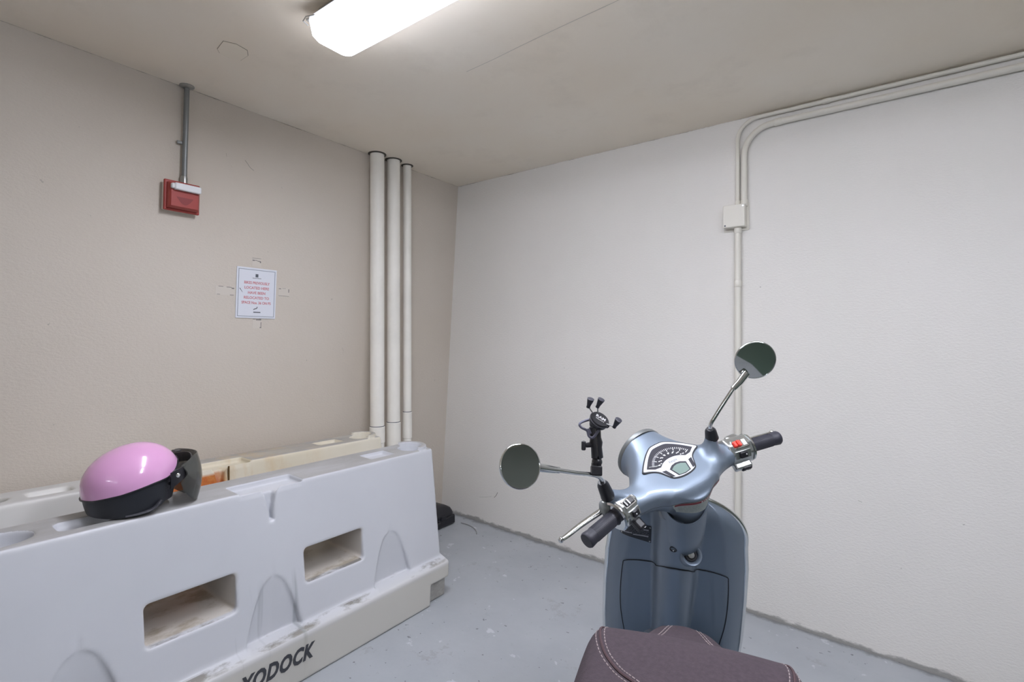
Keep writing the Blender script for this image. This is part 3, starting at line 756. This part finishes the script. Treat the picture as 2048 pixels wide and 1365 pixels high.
# warning label round the neck
def wrap(a0, a1, z0, z1, r, n=28, mi=0):
    rows = []
    for z in (z0, (z0 + z1) / 2, z1):
        rows.append([(r * math.cos(math.radians(a0 + (a1 - a0) * i / n)), r * math.sin(math.radians(a0 + (a1 - a0) * i / n)), z) for i in range(n + 1)])
    return rows
from mathutils.bvhtree import BVHTree
bmh = bmesh.new(); bmh.from_mesh(me); BH = BVHTree.FromBMesh(bmh)
def hug(a, z, off):                  # point on the headset surface seen from outside at angle a, height z
    d = Vector((math.cos(a), math.sin(a), 0)); h = BH.ray_cast(Vector((0, 0, z)) + d * .2, -d)
    return (h[0] if h[0] else d * .05 + Vector((0, 0, z))) + d * off
def label(a0, a1, z0, z1, off, nz=5, na=30):
    return [[hug(math.radians(a0 + (a1 - a0) * i / na), z0 + (z1 - z0) * k / nz, off) for i in range(na + 1)] for k in range(nz + 1)]
LZ0, LZ1 = -.043, -.004
lab = spart('warning_label', G().grid(label(198, 348, LZ0, LZ1, .0006)), M_LABELG, parent=head)
obj('red_band', G().grid(label(200, 346, LZ1 - .0085, LZ1 - .0012, .0010, 2)), M_LABELR, lab)
g = G()
for k in range(7):
    z = LZ1 - .013 - k * .0036
    a = 203
    while a < 338:
        w = random.uniform(6, 16); g.grid(label(a, min(a + w, 342), z - .0007, z + .0007, .0010, 1, 4)); a += w + 2.5
obj('fine_print', g, mat('pale_print', (.33, .37, .355), .6), lab)
g = G()
for a, w in ((262, 5), (270, 3), (276, 6), (285, 5), (293, 4)): g.grid(label(a, a + w, LZ1 - .0065, LZ1 - .0032, .0013, 1, 4))
obj('printed_warning', g, M_TICK, lab)
bmh.free()

# grips, switch clusters, levers
SW = math.radians(12)                    # the bar sweeps back towards its ends
def grip(p0, p1):
    A, B_ = Vector(p0), Vector(p1); L_ = (B_ - A).length
    GM = zframe(A, B_ - A)
    prof = [(.006, -.004), (.0235, -.002), (.0250, .002), (.0245, .006), (.0195, .010), (.0180, .018), (.0184, L_ * .5), (.0180, L_ - .022), (.0190, L_ - .012), (.0197, L_ - .004), (.0175, L_), (.004, L_ + .0005)]
    o = spart('handlebar_grip', G().lathe(prof, GM, 36), M_RUB, angle=50)
    rb = G()
    for i in range(40):
        a = 2 * PI * i / 40
        rb.tube([GM @ Vector((.0181 * math.cos(a), .0181 * math.sin(a), .020)), GM @ Vector((.0183 * math.cos(a), .0183 * math.sin(a), L_ - .026))], .0006, 4)
    spart('ribbing', rb, M_RUB, parent=o)
    return o
grip((-.214, .0235, 0), (-.3205, 0, 0)); grip((.234, .0225, 0), (.3405, 0, 0))
def cluster(x0, x1, left):
    s = -1 if left else 1; xm = (x0 + x1) / 2; w = abs(x1 - x0)
    # octagonal housing about the bar
    pr = [(.034 * math.cos(math.radians(22.5 + 45 * k)), .036 * math.sin(math.radians(22.5 + 45 * k))) for k in range(8)]
    g = G().prism(pr, 0, w, frame((x0, 0, 0), (0, 1, 0), (0, 0, 1), (1, 0, 0)))
    c0 = Vector((xm, 0, 0)); c1 = Vector((-.187, .0285, 0)) if left else Vector((.2005, .0285, 0))
    CM = Matrix.Translation(c1) @ Matrix.Rotation(SW if left else -SW, 4, 'Z') @ Matrix.Diagonal((1.12, 1.12, 1.12, 1)) @ Matrix.Translation(-c0)
    o = spart('switch_cluster', g, M_DCHROME, .004, 3, M=CM)
    g = G().lathe([(.034, 0), (.034, .004), (.030, .007)], zframe(((x1 if not left else x0), 0, 0), (s, 0, 0)), 28); spart('collar', g, M_CHROME, parent=o)
    # face normals: rear-up facets towards the rider
    def facet(ang, dist):
        a = math.radians(ang); n = Vector((0, math.cos(a), math.sin(a))); t = Vector((1, 0, 0)); return frame(n * dist + Vector((xm, 0, 0)), t, n.cross(t), n)
    F1, F2, F3 = facet(112, .0325), facet(157, .0315), facet(205, .0325)
    if left:
        obj('switch_bezel', G().box((0, 0, .0012), (.034, .020, .003)), M_CHROME, o, F1, .001)
        obj('rocker_switch', G().box((.0, 0, .003), (.026, .014, .006)), M_BLACK, o, F1, .002)
        obj('rocker_tab', G().box((-.004, 0, .007), (.004, .013, .005)), M_DCHROME, o, F1, .001)
        obj('rocker_tab', G().box((-.011, 0, .006), (.003, .012, .003)), M_WHITE, o, F1, .001)
        obj('switch_bezel', G().box((0, 0, .0012), (.032, .020, .003)), M_DCHROME, o, F2, .001)
        obj('indicator_button', G().box((0, 0, .004), (.018, .014, .008)), M_BLACK, o, F2, .002)
        obj('button_mark', G().lathe([(.0016, 0), (.0014, .001)], T(-.002, 0, .0082), 8), M_WHITE, o, F2)
        obj('horn_button', G().box((.004, -.002, .010), (.022, .018, .026)), M_BLACK, o, F3, .005, 3)
        obj('button_mark', G().box((.008, .004, .0235), (.004, .002, .001)), M_WHITE, o, F3)
    else:
        obj('switch_bezel', G().box((0, 0, .0012), (.042, .022, .003)), M_CHROME, o, F1, .001)
        obj('engine_stop_switch', G().box((-.008, 0, .004), (.020, .015, .008)), M_REDB, o, F1, .002)
        obj('engine_stop_tab', G().box((-.008, 0, .009), (.005, .014, .006)), M_REDB, o, F1, .0015)
        obj('switch_plate', G().box((.0125, .001, .0025), (.010, .016, .003)), M_WHITE, o, F1, .001)
        obj('switch_bezel', G().box((0, 0, .0012), (.042, .020, .003)), M_DCHROME, o, F2, .001)
        obj('mode_button', G().box((-.001, 0, .004), (.020, .015, .008)), M_BLACK, o, F2, .002)
        obj('button_mark', G().lathe([(.0018, 0), (.0015, .001)], T(.004, .001, .0082), 8), M_WHITE, o, F2)
        obj('starter_housing', G().box((.0, -.006, .004), (.046, .018, .022)), M_DCHROME, o, F3, .005, 3)
        obj('starter_button', G().box((.006, -.005, .013), (.026, .014, .012)), M_BLACK, o, F3, .004, 3)
        obj('button_mark', G().lathe([(.0018, 0), (.0015, .001)], T(.002, -.004, .0194), 8), M_WHITE, o, F3)
    return o
cluster(-.230, -.180, True); cluster(.185, .249, False)
# brake lever and reservoir, left then right
def lever(s, z):
    P = [(s * .196, .060, z), (s * .227, .0575, z), (s * .30, .0490, z - .001), (s * .350, .0400, z - .002), (s * .366, .0385, z - .002)]
    P = smooth_path(P, 5); n = len(P); g = G().tube(P, [.0105 - .0055 * i / n for i in range(n)], 12, flat=.6)
    o = spart('brake_lever', g, M_CHROME)
    bm_ = G().lathe([(.0008, -.0070), (.005, -.0055), (.0070, 0), (.005, .0055), (.0008, .0070)], T(*P[-1]), 16); spart('lever_ball', bm_, M_CHROME, parent=o, angle=80)
    return o
lever(-1, -.002); lever(1, -.016)
for s in (-1, 1):
    x = s * .216
    o = spart('brake_reservoir', G().box((x, .052, .008), (.044, .034, .036)), M_SMOKE if s < 0 else M_DCHROME, .011, 4)
    spart('lever_mount', G().box((x, .046, -.008), (.034, .024, .022)), M_BLACK, .005, 3, parent=o)

# mirrors.  normals given in steering frame
def mirr(c, n, boot0, boot1, rod, sleeve, rad):
    c = Vector(c); n = Vector(n).normalized()
    MM = zframe(c, n, (0, .0, 1))
    g = G().lathe([(.001, -.020), (rad * .5, -.018), (rad * .85, -.011), (rad * .99, -.003), (rad, .001), (rad * .985, .0035), (rad * .95, .004), (rad * .945, .001), (.001, .001)], MM, 48)
    o = spart('mirror', g, M_CHROME, angle=60)
    spart('mirror_glass', G().lathe([(rad * .945, .0012), (rad * .945, .0022), (rad * .5, .0030), (.001, .0034)], MM, 48), M_MIRROR, parent=o, angle=60)
    spart('mirror_stem', G().tube(rod, .0052, 14), M_CHROME, parent=o)
    spart('stem_sleeve', G().tube(sleeve, [.0075, .0090, .0098], 16), M_CHROME, parent=o)
    b0, b1 = Vector(boot0), Vector(boot1); d = b1 - b0
    spart('rubber_boot', G().tube([b0 - d * .15, b0, b0 + d * .75, b1], [.0178, .0170, .0145, .0095], 18), M_BLACK, parent=o)
    return o
L1 = smooth_path([(-.2225, .05, .055), (-.234, .05, .098), (-.243, .05, .118), (-.262, .05, .136), (-.31, .05, .167), (-.36, .05, .201)], 5)
nL = Vector((-.3108, -.6837, .6603)); upS = Vector((.3182, .3238, .891))    # world up in steering frame
qL = Quaternion(upS, math.radians(27)); nL = qL @ nL
mirr((-.444, .05, .2537), nL, (-.2210, .05, .052), (-.236, .05, .100), L1, [(-.352, .05, .196), (-.375, .05, .2115), (-.404, .05, .231)], .0475)
nR = Vector((-.7097, -.5084, .4877)); sdR = upS.cross(nR).normalized(); nR = Quaternion(upS, math.radians(16)) @ (Quaternion(sdR, math.radians(17)) @ nR)
R1 = smooth_path([(.126, .05, .075), (.119, .05, .100), (.121, .05, .116), (.132, .05, .131), (.160, .05, .164), (.196, .05, .203)], 5)
mirr((.262, .05, .2587), nR, (.1265, .049, .070), (.119, .05, .099), R1, [(.190, .05, .197), (.212, .05, .209), (.236, .05, .229)], .0515)

# phone holder on the left mirror stem: frame facing back to the rider (u right, v up, w towards rider)
wv = Vector((-.3108, -.6837, .6603)).normalized(); uv = upS.cross(wv).normalized(); vv = wv.cross(uv)
PM = frame((-.251, .05, .1425), uv, vv, wv)
px = .00103
def q(dx, dy, w=0.): return (dx * px, -dy * px, w)       # measured from the stem clamp
clamp = obj('phone_holder', G().box((0, 0, 0), (.025, .023, .026)), M_BLACK, sc, MS @ PM, .003, 3)
ph = clamp
g = G(); 
for a in (-7, 4): g.lathe([(.004, 0), (.004, .022)], zframe(q(a, 5, -.004), (0, 1, 0)), 6)
g.box(q(0, -13), (.021, .010, .022)); g.box(q(4, -20), (.016, .008, .018))
obj('clamp_bolts', g, M_BLACK, ph, None, .0015)
ab, at = Vector(q(2, -25, .004)), Vector(q(-6, -100, .012)); d = (at - ab)
AM = zframe(ab, d, (0, 0, 1)); Ln = d.length
for s in (-1, 1):
    pr = [(.007, 0), (.0132, .004), (.0122, Ln * .35), (.0150, Ln * .5), (.0122, Ln * .65), (.0132, Ln - .004), (.007, Ln)]
    g = G()
    rows = [[(s * (.0014 + r * .95 * max(0., math.sin(PI * k / 12))), r * math.cos(PI * k / 12), z) for k in range(13)] for r, z in pr]
    g.grid(rows, M=AM); g.add([p for p in rows[0]], [tuple(range(13))], 0, AM); g.add(rows[-1], [tuple(range(13))], 0, AM)
    for row_a, row_b in zip(rows, rows[1:]): g.add([row_a[0], row_a[-1], row_b[-1], row_b[0]], [(0, 1, 2, 3)], 0, AM)
    obj('double_socket_arm', g, M_BLACK, ph)
obj('arm_knob', G().tube([q(-6, -58, .010), q(-20, -56, .012), q(-28, -55, .014)], [.006, .006, .0055], 10).box(q(-31, -54, .014), (.010, .022, .012)), M_BLACK, ph, None, .003)
for c_ in (q(1, -20, .004), q(-6, -104, .012)): obj('ball_joint', G().lathe([(.001, -.0125), (.009, -.009), (.0125, 0), (.009, .009), (.001, .0125)], T(*c_), 16), M_BLACK, ph, angle=80)
dn = Vector((.30, .52, .62)).normalized()
DC = Vector(q(3, -112, .026)); dM = zframe(DC, dn, (0, .2, 1)); 
dxa = Vector((.87, -.48, .0)); dxa = (dxa - dn * dxa.dot(dn)).normalized(); dM = frame(DC, dxa, dn.cross(dxa), dn)
hub = obj('cradle_hub', G().lathe([(.016, -.016), (.0215, -.011), (.0238, -.002), (.0238, .002), (.022, .0045), (.001, .005)], dM, 32), M_BLACK, ph, angle=50)
obj('hub_ring', G().tube([dM @ Vector((.0238 * math.cos(2 * PI * i / 32), .0238 * math.sin(2 * PI * i / 32), 0)) for i in range(32)], .0009, 6, True), mat('grey_plastic', (.16, .16, .19), .5), hub)
g = G(); mesh_into(g, text('RAM', .0125, 'r', ext=.0002, bold=.0003), dM @ T(0, .0035, .0054)); mesh_into(g, text('MOUNTS', .0052, 'r', ext=.0002), dM @ T(0, -.0055, .0054)); obj('hub_lettering', g, M_TICK, hub)
def finger(base, tip, top):
    o = obj('gripper_arm', G().tube([base, tip], .0016, 8), M_STEEL, ph)
    t, p = Vector(tip), Vector(top); d = p - t
    obj('rubber_tip', G().tube([t - d * .1, t + d * .15, t + d * .8, t + d * .97, p], [.0046, .0046, .0078, .0084, .0070], 16), M_RUB, o)
finger(q(-10, -126, .02), q(-23, -141, .03), q(-19, -158, .043))
finger(q(0, -130, .02), q(-2, -142, .03), q(5, -158, .043))
finger(q(16, -104, .03), q(35, -98, .036), q(42, -113, .052))
obj('pivot_boss', G().tube([q(17, -108, .020), q(20, -98, .030)], [.0065, .0055], 14), M_BLACK, ph)
# wire loop of the spring leg, lower left
lp = smooth_path([q(-6, -116, .006), q(-20, -113, .010), q(-37, -106, .016), q(-41, -100, .017), q(-36, -94, .016), q(-24, -88, .016), q(-20, -76, .018), q(-14, -72, .020), q(-8, -75, .022), q(4, -92, .024), q(12, -96, .022)], 5)
obj('spring_loop', G().tube(lp, .0030, 8, flat=1.3), mat('grey_violet_plastic', (.16, .16, .22), .5), ph)
obj('spring_web', G().add([q(-25, -92, .014), q(-14, -94, .014), q(-10, -84, .017), q(-20, -78, .017), q(-25, -92, .017), q(-14, -94, .017), q(-10, -84, .020), q(-20, -78, .020)], [(0, 1, 2, 3), (7, 6, 5, 4), (0, 4, 5, 1), (1, 5, 6, 2), (2, 6, 7, 3), (3, 7, 4, 0)]), bpy.data.materials['grey_violet_plastic'], ph, None, .001)

# --- leg shield (body frame)
def hw(z):
    return interp(z, [(.28, .196), (.36, .207), (.45, .2085), (.60, .2035), (.72, .1965), (.80, .186)]) if z <= .80 else .186 * math.sqrt(max(0, 1 - ((z - .80) / .145) ** 2.35)) if z < .945 else 0.
def axis_y(z): return (.9962 - z) * math.tan(RK) + .006
def sh_y(x, z):
    y = .080 + (.92 - z) * .43
    d = min(hw(z) - abs(x), (.945 - z) * .8); d = max(d, 0)
    if d < .062: y += .045 * (1 - d / .062) ** 2
    if z < .42: y -= (.42 - z) ** 2 * 1.2
    r = .053; q_ = r * r - x * x
    yc = axis_y(z) - (math.sqrt(q_) / math.cos(RK) if q_ > 0 else -(abs(x) - r) * 2.5)
    if z > .905: yc += (z - .905) * 3
    k = .016; h = min(1, max(0, .5 + .5 * (yc - y) / k)); return yc * (1 - h) + y * h - k * h * (1 - h)
def sh(x, z, off=0.):
    e = .003; p = Vector((x, sh_y(x, z), z))
    tx = Vector((2 * e, sh_y(x + e, z) - sh_y(x - e, z), 0)); tz = Vector((0, sh_y(x, z + e) - sh_y(x, z - e), 2 * e))
    n = tx.cross(tz).normalized()
    return p + n * off, n
zs = [.28 + (.80 - .28) * i / 60 for i in range(61)] + [.80 + .1449 * math.sin(PI / 2 * i / 26) for i in range(1, 27)]
us = [math.sin(PI / 2 * (-1 + 2 * i / 96)) * .35 + (-1 + 2 * i / 96) * .65 for i in range(97)]
rows = [[(u * hw(z), sh_y(u * hw(z), z), z) for u in us] for z in zs]
inn = G(); inn.grid(rows)
frt = [[(u * hw(z) * 1.0, sh_y(hw(z), z) + .004 + .075 * (1 - u * u) * min(1, hw(z) / .12), z) for u in us] for z in zs]
inn.grid(frt)
shield = obj('leg_shield', inn, M_PAINT, sc, angle=50)
edge = [(-hw(z), sh_y(-hw(z), z) + .002, z) for z in zs] + [(hw(z), sh_y(hw(z), z) + .002, z) for z in zs[::-1]]
obj('chrome_edge_trim', G().tube(edge, .0078, 12), M_CHROME, sc, angle=60)
# glovebox door: slightly raised patch with a dark joint
DT = [(-.140, .710), (-.10, .716), (-.064, .718), (-.054, .722), (-.046, .733), (-.03, .745), (0, .751), (.03, .745), (.046, .733), (.054, .722), (.064, .718), (.10, .716), (.140, .710)]
def door_hw(z): return interp(z, [(.33, .120), (.40, .136), (.50, .152), (.58, .154), (.66, .151), (.71, .145)])
def door_top(x): return interp(x, DT)
o1 = smooth_path([(-door_hw(z), 0, z) for z in (.34, .40, .46, .52, .58, .64, .690)] + [(-.141, 0, .706)] + [(x, 0, z) for x, z in DT[1:-1]] + [(.141, 0, .706)] + [(door_hw(z), 0, z) for z in (.690, .64, .58, .52, .46, .40, .34)], 5)
obj('glovebox_joint', G().tube([sh(p.x, p.z, .0010)[0] for p in o1], .0012, 6), M_DARK, shield)
rows = []
for k in range(46):
    t = k / 45; row = []
    for i in range(65):
        u = -1 + 2 * i / 64; zt0 = door_top(u * .13) - .003; z = .335 + (zt0 - .335) * t; x = u * (door_hw(z) - .003); row.append(sh(x, z, .0012)[0])
    rows.append(row)
door = obj('glovebox_door', G().grid(rows), M_PAINT, sc, angle=50)
# column collar under the neck (steering axis frame without the turn)
MA = frame(CB - .01 * b_, x0, h0, a_)
g = G(); rows = []
for k in range(13):
    t = k / 12; row = []
    for i in range(48):
        a = 2 * PI * i / 48; z0 = -.046 + .42 * min(.056 * math.sin(a), .02) + .016 * abs(math.cos(a)) ** 3
        z = z0 + (-.23 - z0) * t; rr = interp(z, [(-.23, .040), (-.19, .048), (-.165, .0535), (-.14, .0562), (-.05, .0580)])
        row.append((rr * math.cos(a), rr * math.sin(a), z))
    rows.append(row)
g.grid([[(x * .93, y * .93, z - .002) for x, y, z in rows[0]]] + rows, closed=True)
col = obj('steering_column', g, M_PAINT, sc, MA, angle=50)
obj('column_gap', G().lathe([(.0520, -.082), (.0540, -.081)], n=40), M_DARK, col)
# ignition and socket
Zm = zframe((.037, .052, .803), (.22, -.86, .46))
ign = obj('ignition_lock', G().lathe([(.027, -.050), (.029, -.012), (.0285, .002), (.0265, .005), (.0215, .003), (.0180, -.005), (.0165, -.009)], Zm, 36, cap=False), M_PAINT, sc, angle=50)
obj('lock_ring', G().lathe([(.0180, -.006), (.0150, -.001), (.0110, -.001), (.0105, -.004), (.001, -.004)], Zm, 28), M_BLACK, ign)
obj('key_barrel', G().lathe([(.0085, -.004), (.0085, .0015), (.001, .002)], Zm, 20).box((0, 0, .002), (.002, .010, .001), Zm), M_STEEL, ign)
p, n = sh(-.0095, .816, .0005)
o = obj('seat_release_button', G().lathe([(.0095, -.003), (.0095, .0015), (.0075, .002), (.006, -.001), (.001, -.001)], zframe(p, n), 24), M_BLACK, sc, angle=50)
obj('button_lens', G().lathe([(.003, -.001), (.002, .001)], zframe(p + Vector((.001, -.001, -.003)), n), 12), M_CHROME, o)
# data plate
def patch(x0_, x1_, z0_, z1_, off, skew, nx=10, nz=6, sk2=0.):
    return [[sh(x0_ + (x1_ - x0_) * i / nx, z0_ + (z1_ - z0_) * k / nz + (skew + (sk2 - skew) * (1 - k / nz)) * (i / nx), off)[0] for i in range(nx + 1)] for k in range(nz + 1)]
X0, X1, Z0, Z1 = -.156, -.068, .800, .843
pl = obj('data_plate', G().grid(patch(X0, X1, Z0, Z1, .0012, -.002, sk2=-.016)), mat('black_anodised', (.008, .009, .014), .35), sc)
g = G()
for k in range(6):
    z = Z1 - .009 - k * .0046; x = X0 + .004
    while x < X1 - .010:
        w = random.uniform(.004, .012); g.grid(patch(x, min(x + w, X1 - .006), z - .0008 - .010 * (x - X0) / .088, z + .0008 - .010 * (x - X0) / .088, .0018, 0, 2, 1)); x += w + .0018
obj('fine_print', g, mat('plate_print', (.16, .16, .18), .5), pl)
g = G()
for a, b, z in ((X1 - .022, X1 - .008, Z1 - .007), (X0 + .010, X0 + .034, Z0 + .011), (X0 + .037, X1 - .008, Z0 + .011)):
    obj('printed_field', G().grid(patch(a, b, z - .002 - .012 * (a - X0) / .088, z + .0018 - .012 * (a - X0) / .088, .002, 0, 2, 1)), M_FIELD, pl)
for x, z in ((X0 + .004, Z1 - .004), (X1 - .004, Z1 - .007), (X0 + .004, Z0 + .004), (X1 - .004, Z0 - .011)):
    p, n = sh(x, z, .001); obj('rivet', G().lathe([(.0026, 0), (.002, .0012), (.001, .0015)], zframe(p, n), 12), M_STEEL, pl)
# bag hook
p, n = sh(.118, .432, .004)
g = G().tube([p + Vector((.012 * math.cos(2 * PI * i / 20), -.004 - .006 * (1 + math.sin(2 * PI * i / 20)), .009 * math.sin(2 * PI * i / 20))) for i in range(20)], .0028, 8, True)
g.tube([p + Vector((-.016, -.004, .004)), p + Vector((.016, -.006, .002))], .0035, 8)
obj('bag_hook', g, M_CHROME, sc)

# --- seat
SP = [(-.215, .030, .752), (-.235, .046, .765), (-.265, .060, .775), (-.30, .078, .781), (-.34, .105, .789), (-.37, .126, .799), (-.40, .147, .816), (-.43, .161, .845), (-.46, .168, .867), (-.49, .171, .877), (-.54, .174, .879), (-.62, .177, .874), (-.74, .170, .866), (-.86, .152, .868), (-.95, .118, .864), (-1.0, .075, .845), (-1.02, .03, .82)]
ys = [s[0] for s in SP][::-1]; wsx = [s[1] for s in SP][::-1]; tz = [s[2] for s in SP][::-1]
def cr(xs, vs, x):
    i = int(np.clip(np.searchsorted(xs, x) - 1, 0, len(xs) - 2)); t = (x - xs[i]) / (xs[i + 1] - xs[i])
    m = lambda j: (vs[min(j + 1, len(vs) - 1)] - vs[max(j - 1, 0)]) / (xs[min(j + 1, len(xs) - 1)] - xs[max(j - 1, 0)])
    h = xs[i + 1] - xs[i]
    return (2 * t ** 3 - 3 * t * t + 1) * vs[i] + (t ** 3 - 2 * t * t + t) * h * m(i) + (-2 * t ** 3 + 3 * t * t) * vs[i + 1] + (t ** 3 - t * t) * h * m(i + 1)
SX = .012
def seat_pt(y, u):              # u in -1..1 across: top flat, shoulders rounded, sides flaring to the skirt
    w, t = cr(ys, wsx, y), cr(ys, tz, y); b = .715
    a = abs(u); s = 1 if u >= 0 else -1
    if a < .55: x = a / .55 * w * .80; z = t - .006 * (a / .55) ** 2
    else:
        v = (a - .55) / .45; x = w * .80 + w * .20 * math.sin(min(v * 1.6, 1) * PI / 2) + (.010 * v)
        z = t - .006 - (t - .006 - b) * (1 - math.cos(min(v, 1) * PI / 2)) ** 1.05
    return (SX + s * x, y, z)
Y_ = [ -1.02 + (1.02 - .215) * i / 90 for i in range(91)]
rows = [[seat_pt(y, -1 + 2 * i / 60) for i in range(61)] for y in Y_]
sm = G(); sm.grid(rows); sm.add(rows[0], [tuple(range(61))]); sm.add(rows[-1], [tuple(range(61))])
seat = obj('seat', sm, M_SEAT, sc, angle=60)
bms = bmesh.new(); bms.from_mesh(seat.data); BS = BVHTree.FromBMesh(bms)
def on_seat(x, y, off):
    h = BS.ray_cast(Vector((x, y, 1.2)), Vector((0, 0, -1))); 
    return (h[0] + h[1] * off * (1 if h[1].z > 0 else -1)) if h[0] else Vector((x, y, .8))
def seamline(P, name, m, r, dash=None):
    Q = [on_seat(p.x, p.y, r * .35) for p in smooth_path([(x, y, 0) for x, y in P], 14)]
    g = G()
    if dash:
        i = 0
        while i < len(Q) - 2: g.tube(Q[i:i + 3], r, 6); i += 3
    else: g.tube(Q, r, 6)
    obj(name, g, m, seat)
for s in (-1, 1):
    f = lambda o: [(SX + s * x, y) for x, y in ((.116 + o, -.40), (.138 + o, -.43), (.150 + o, -.465), (.1475 + o, -.512), (.135 + o * .9, -.555 - o * .5), (.113 + o * .6, -.588 - o * .9), (.092 + o * .4, -.605 - o), (.055, -.628 - o), (.02, -.640 - o), (0, -.641 - o))]
    seamline(f(0), 'seam', mat('seam_dark', (.07, .04, .045), .9) if s < 0 else bpy.data.materials['seam_dark'], .0024)
    seamline(f(-.007), 'stitching', M_THREAD, .0009, True); seamline(f(.007), 'stitching', M_THREAD, .0009, True)
    fn = lambda o: [(SX + s * x, y) for x, y in ((.024 + o, -.245), (.036 + o, -.285), (.050 + o, -.32), (.075 + o, -.36))]
    seamline(fn(0), 'stitching', M_THREAD, .0009, True); seamline(fn(.007), 'stitching', M_THREAD, .0009, True)
bms.free()
# --- floorboard, rear body, wheels and running gear (mostly hidden from this side)
def body_sdf(X, Y, Z):
    ax_ = np.abs(X)
    core = d_ell(X, Y, Z, (0, -.72, .50), (.165, .47, .215))
    cowl = d_ell(ax_, Y, Z, (.135, -.80, .47), (.095, .40, .175))
    ped = d_box(X, Y, Z, (0, -.40, .49), (.125, .085, .215), .05)
    tail = d_ell(X, Y, Z, (0, -1.08, .58), (.10, .20, .12))
    d = smin(smin(core, ped, .06), tail, .05); d = smin(d, cowl, .02)
    arch = np.sqrt((Y + .94) ** 2 + (Z - .24) ** 2) - .262; d = smax(d, -np.maximum(arch, ax_ - .075), .012)
    d = smax(d, .30 - Z + np.clip(-.45 - Y, 0, 1) * .10, .03)
    return smax(d, Z - .722, .01)
P, F = nets(body_sdf, (-.26, -1.32, .22), (.26, -.28, .75), .010)
obj('rear_body', np_mesh('rear_body', P, F), M_PAINT, sc)
def floor_sdf(X, Y, Z):
    d = d_box(X, Y, Z, (0, .0, .292), (.185, .40, .030), .025)
    return smin(d, d_box(X, Y, Z, (0, -.02, .31), (.05, .36, .028), .02), .02)
P, F = nets(floor_sdf, (-.21, -.43, .25), (.21, .43, .35), .008)
fb = obj('floorboard', np_mesh('floorboard', P, F), M_PAINT, sc)
for x in (-.14, -.11, .11, .14): obj('rubber_strip', G().box((x, -.03, .324), (.012, .56, .008)), M_RUB, fb, None, .003)
def wheel(parent, M, name):
    t = G().lathe([(.155, -.045), (.18, -.054), (.21, -.05), (.226, -.03), (.229, 0), (.226, .03), (.21, .05), (.18, .054), (.155, .045), (.150, 0), (.155, -.045)], M @ Matrix.Rotation(PI / 2, 4, 'Y'), 48, cap=False)
    o = obj(name, t, M_TYRE, parent, angle=60)
    g = G().lathe([(.156, -.034), (.150, -.02), (.150, .02), (.156, .034), (.150, .036), (.140, .018), (.140, -.018), (.150, -.036), (.156, -.034)], M @ Matrix.Rotation(PI / 2, 4, 'Y'), 40, cap=False)
    for k in range(5):
        a = 2 * PI * k / 5; g.tube([M @ Vector((0, .025 * math.cos(a), .025 * math.sin(a))), M @ Vector((0, .145 * math.cos(a + .15), .145 * math.sin(a + .15)))], [.018, .012], 8)
    g.lathe([(.038, -.035), (.038, .035)], M @ Matrix.Rotation(PI / 2, 4, 'Y'), 20)
    obj('rim', g, M_STEEL, o)
    return o
S0M = frame(CB - .01 * b_, x0, h0, a_); ST = MS
fc = Vector((0, .018, -.858))
wheel(sc, ST @ T(*fc), 'front_wheel')
wheel(sc, T(0, -.94, .231), 'rear_wheel')
rows = []
for k in range(25):
    a = math.radians(-15 + 195 * k / 24); row = []
    for i in range(13):
        u = -1 + 2 * i / 12; R = .262 - .075 * u * u * abs(u); row.append(fc + Vector((.082 * math.sin(u * PI / 2), -R * math.cos(a) * -1, R * math.sin(a))))
    rows.append(row)
fen = G().grid(rows); obj('front_fender', fen, M_PAINT, sc, ST, angle=60)
obj('fork', G().tube([(0, 0, -.16), (0, 0, -.62), (.075, .01, -.70), (.075, .018, -.858), (.03, .018, -.858)], .022, 14), M_STEEL, sc, ST)
obj('swing_arm', G().box((-.09, -.74, .25), (.07, .50, .12)), M_STEEL, sc, None, .02, 3)
obj('exhaust', G().tube([(.10, -.45, .18), (.15, -.60, .20), (.17, -.72, .25), (.17, -1.10, .30), (.17, -1.16, .31)], [.02, .02, .055, .062, .04], 20), M_BLACK, sc)
obj('center_stand', G().tube([(-.13, -.52, .008), (-.10, -.46, .14), (.10, -.46, .14), (.13, -.52, .008)], .012, 10), M_BLACK, sc)
obj('tail_lamp', G().box((0, -1.27, .60), (.10, .05, .07)), M_TAIL, sc, None, .016, 3)
obj('grab_rail', G().tube(smooth_path([(-.12, -.98, .75), (-.11, -1.12, .80), (0, -1.2, .82), (.11, -1.12, .80), (.12, -.98, .75)], 6), .011, 12), M_CHROME, sc)
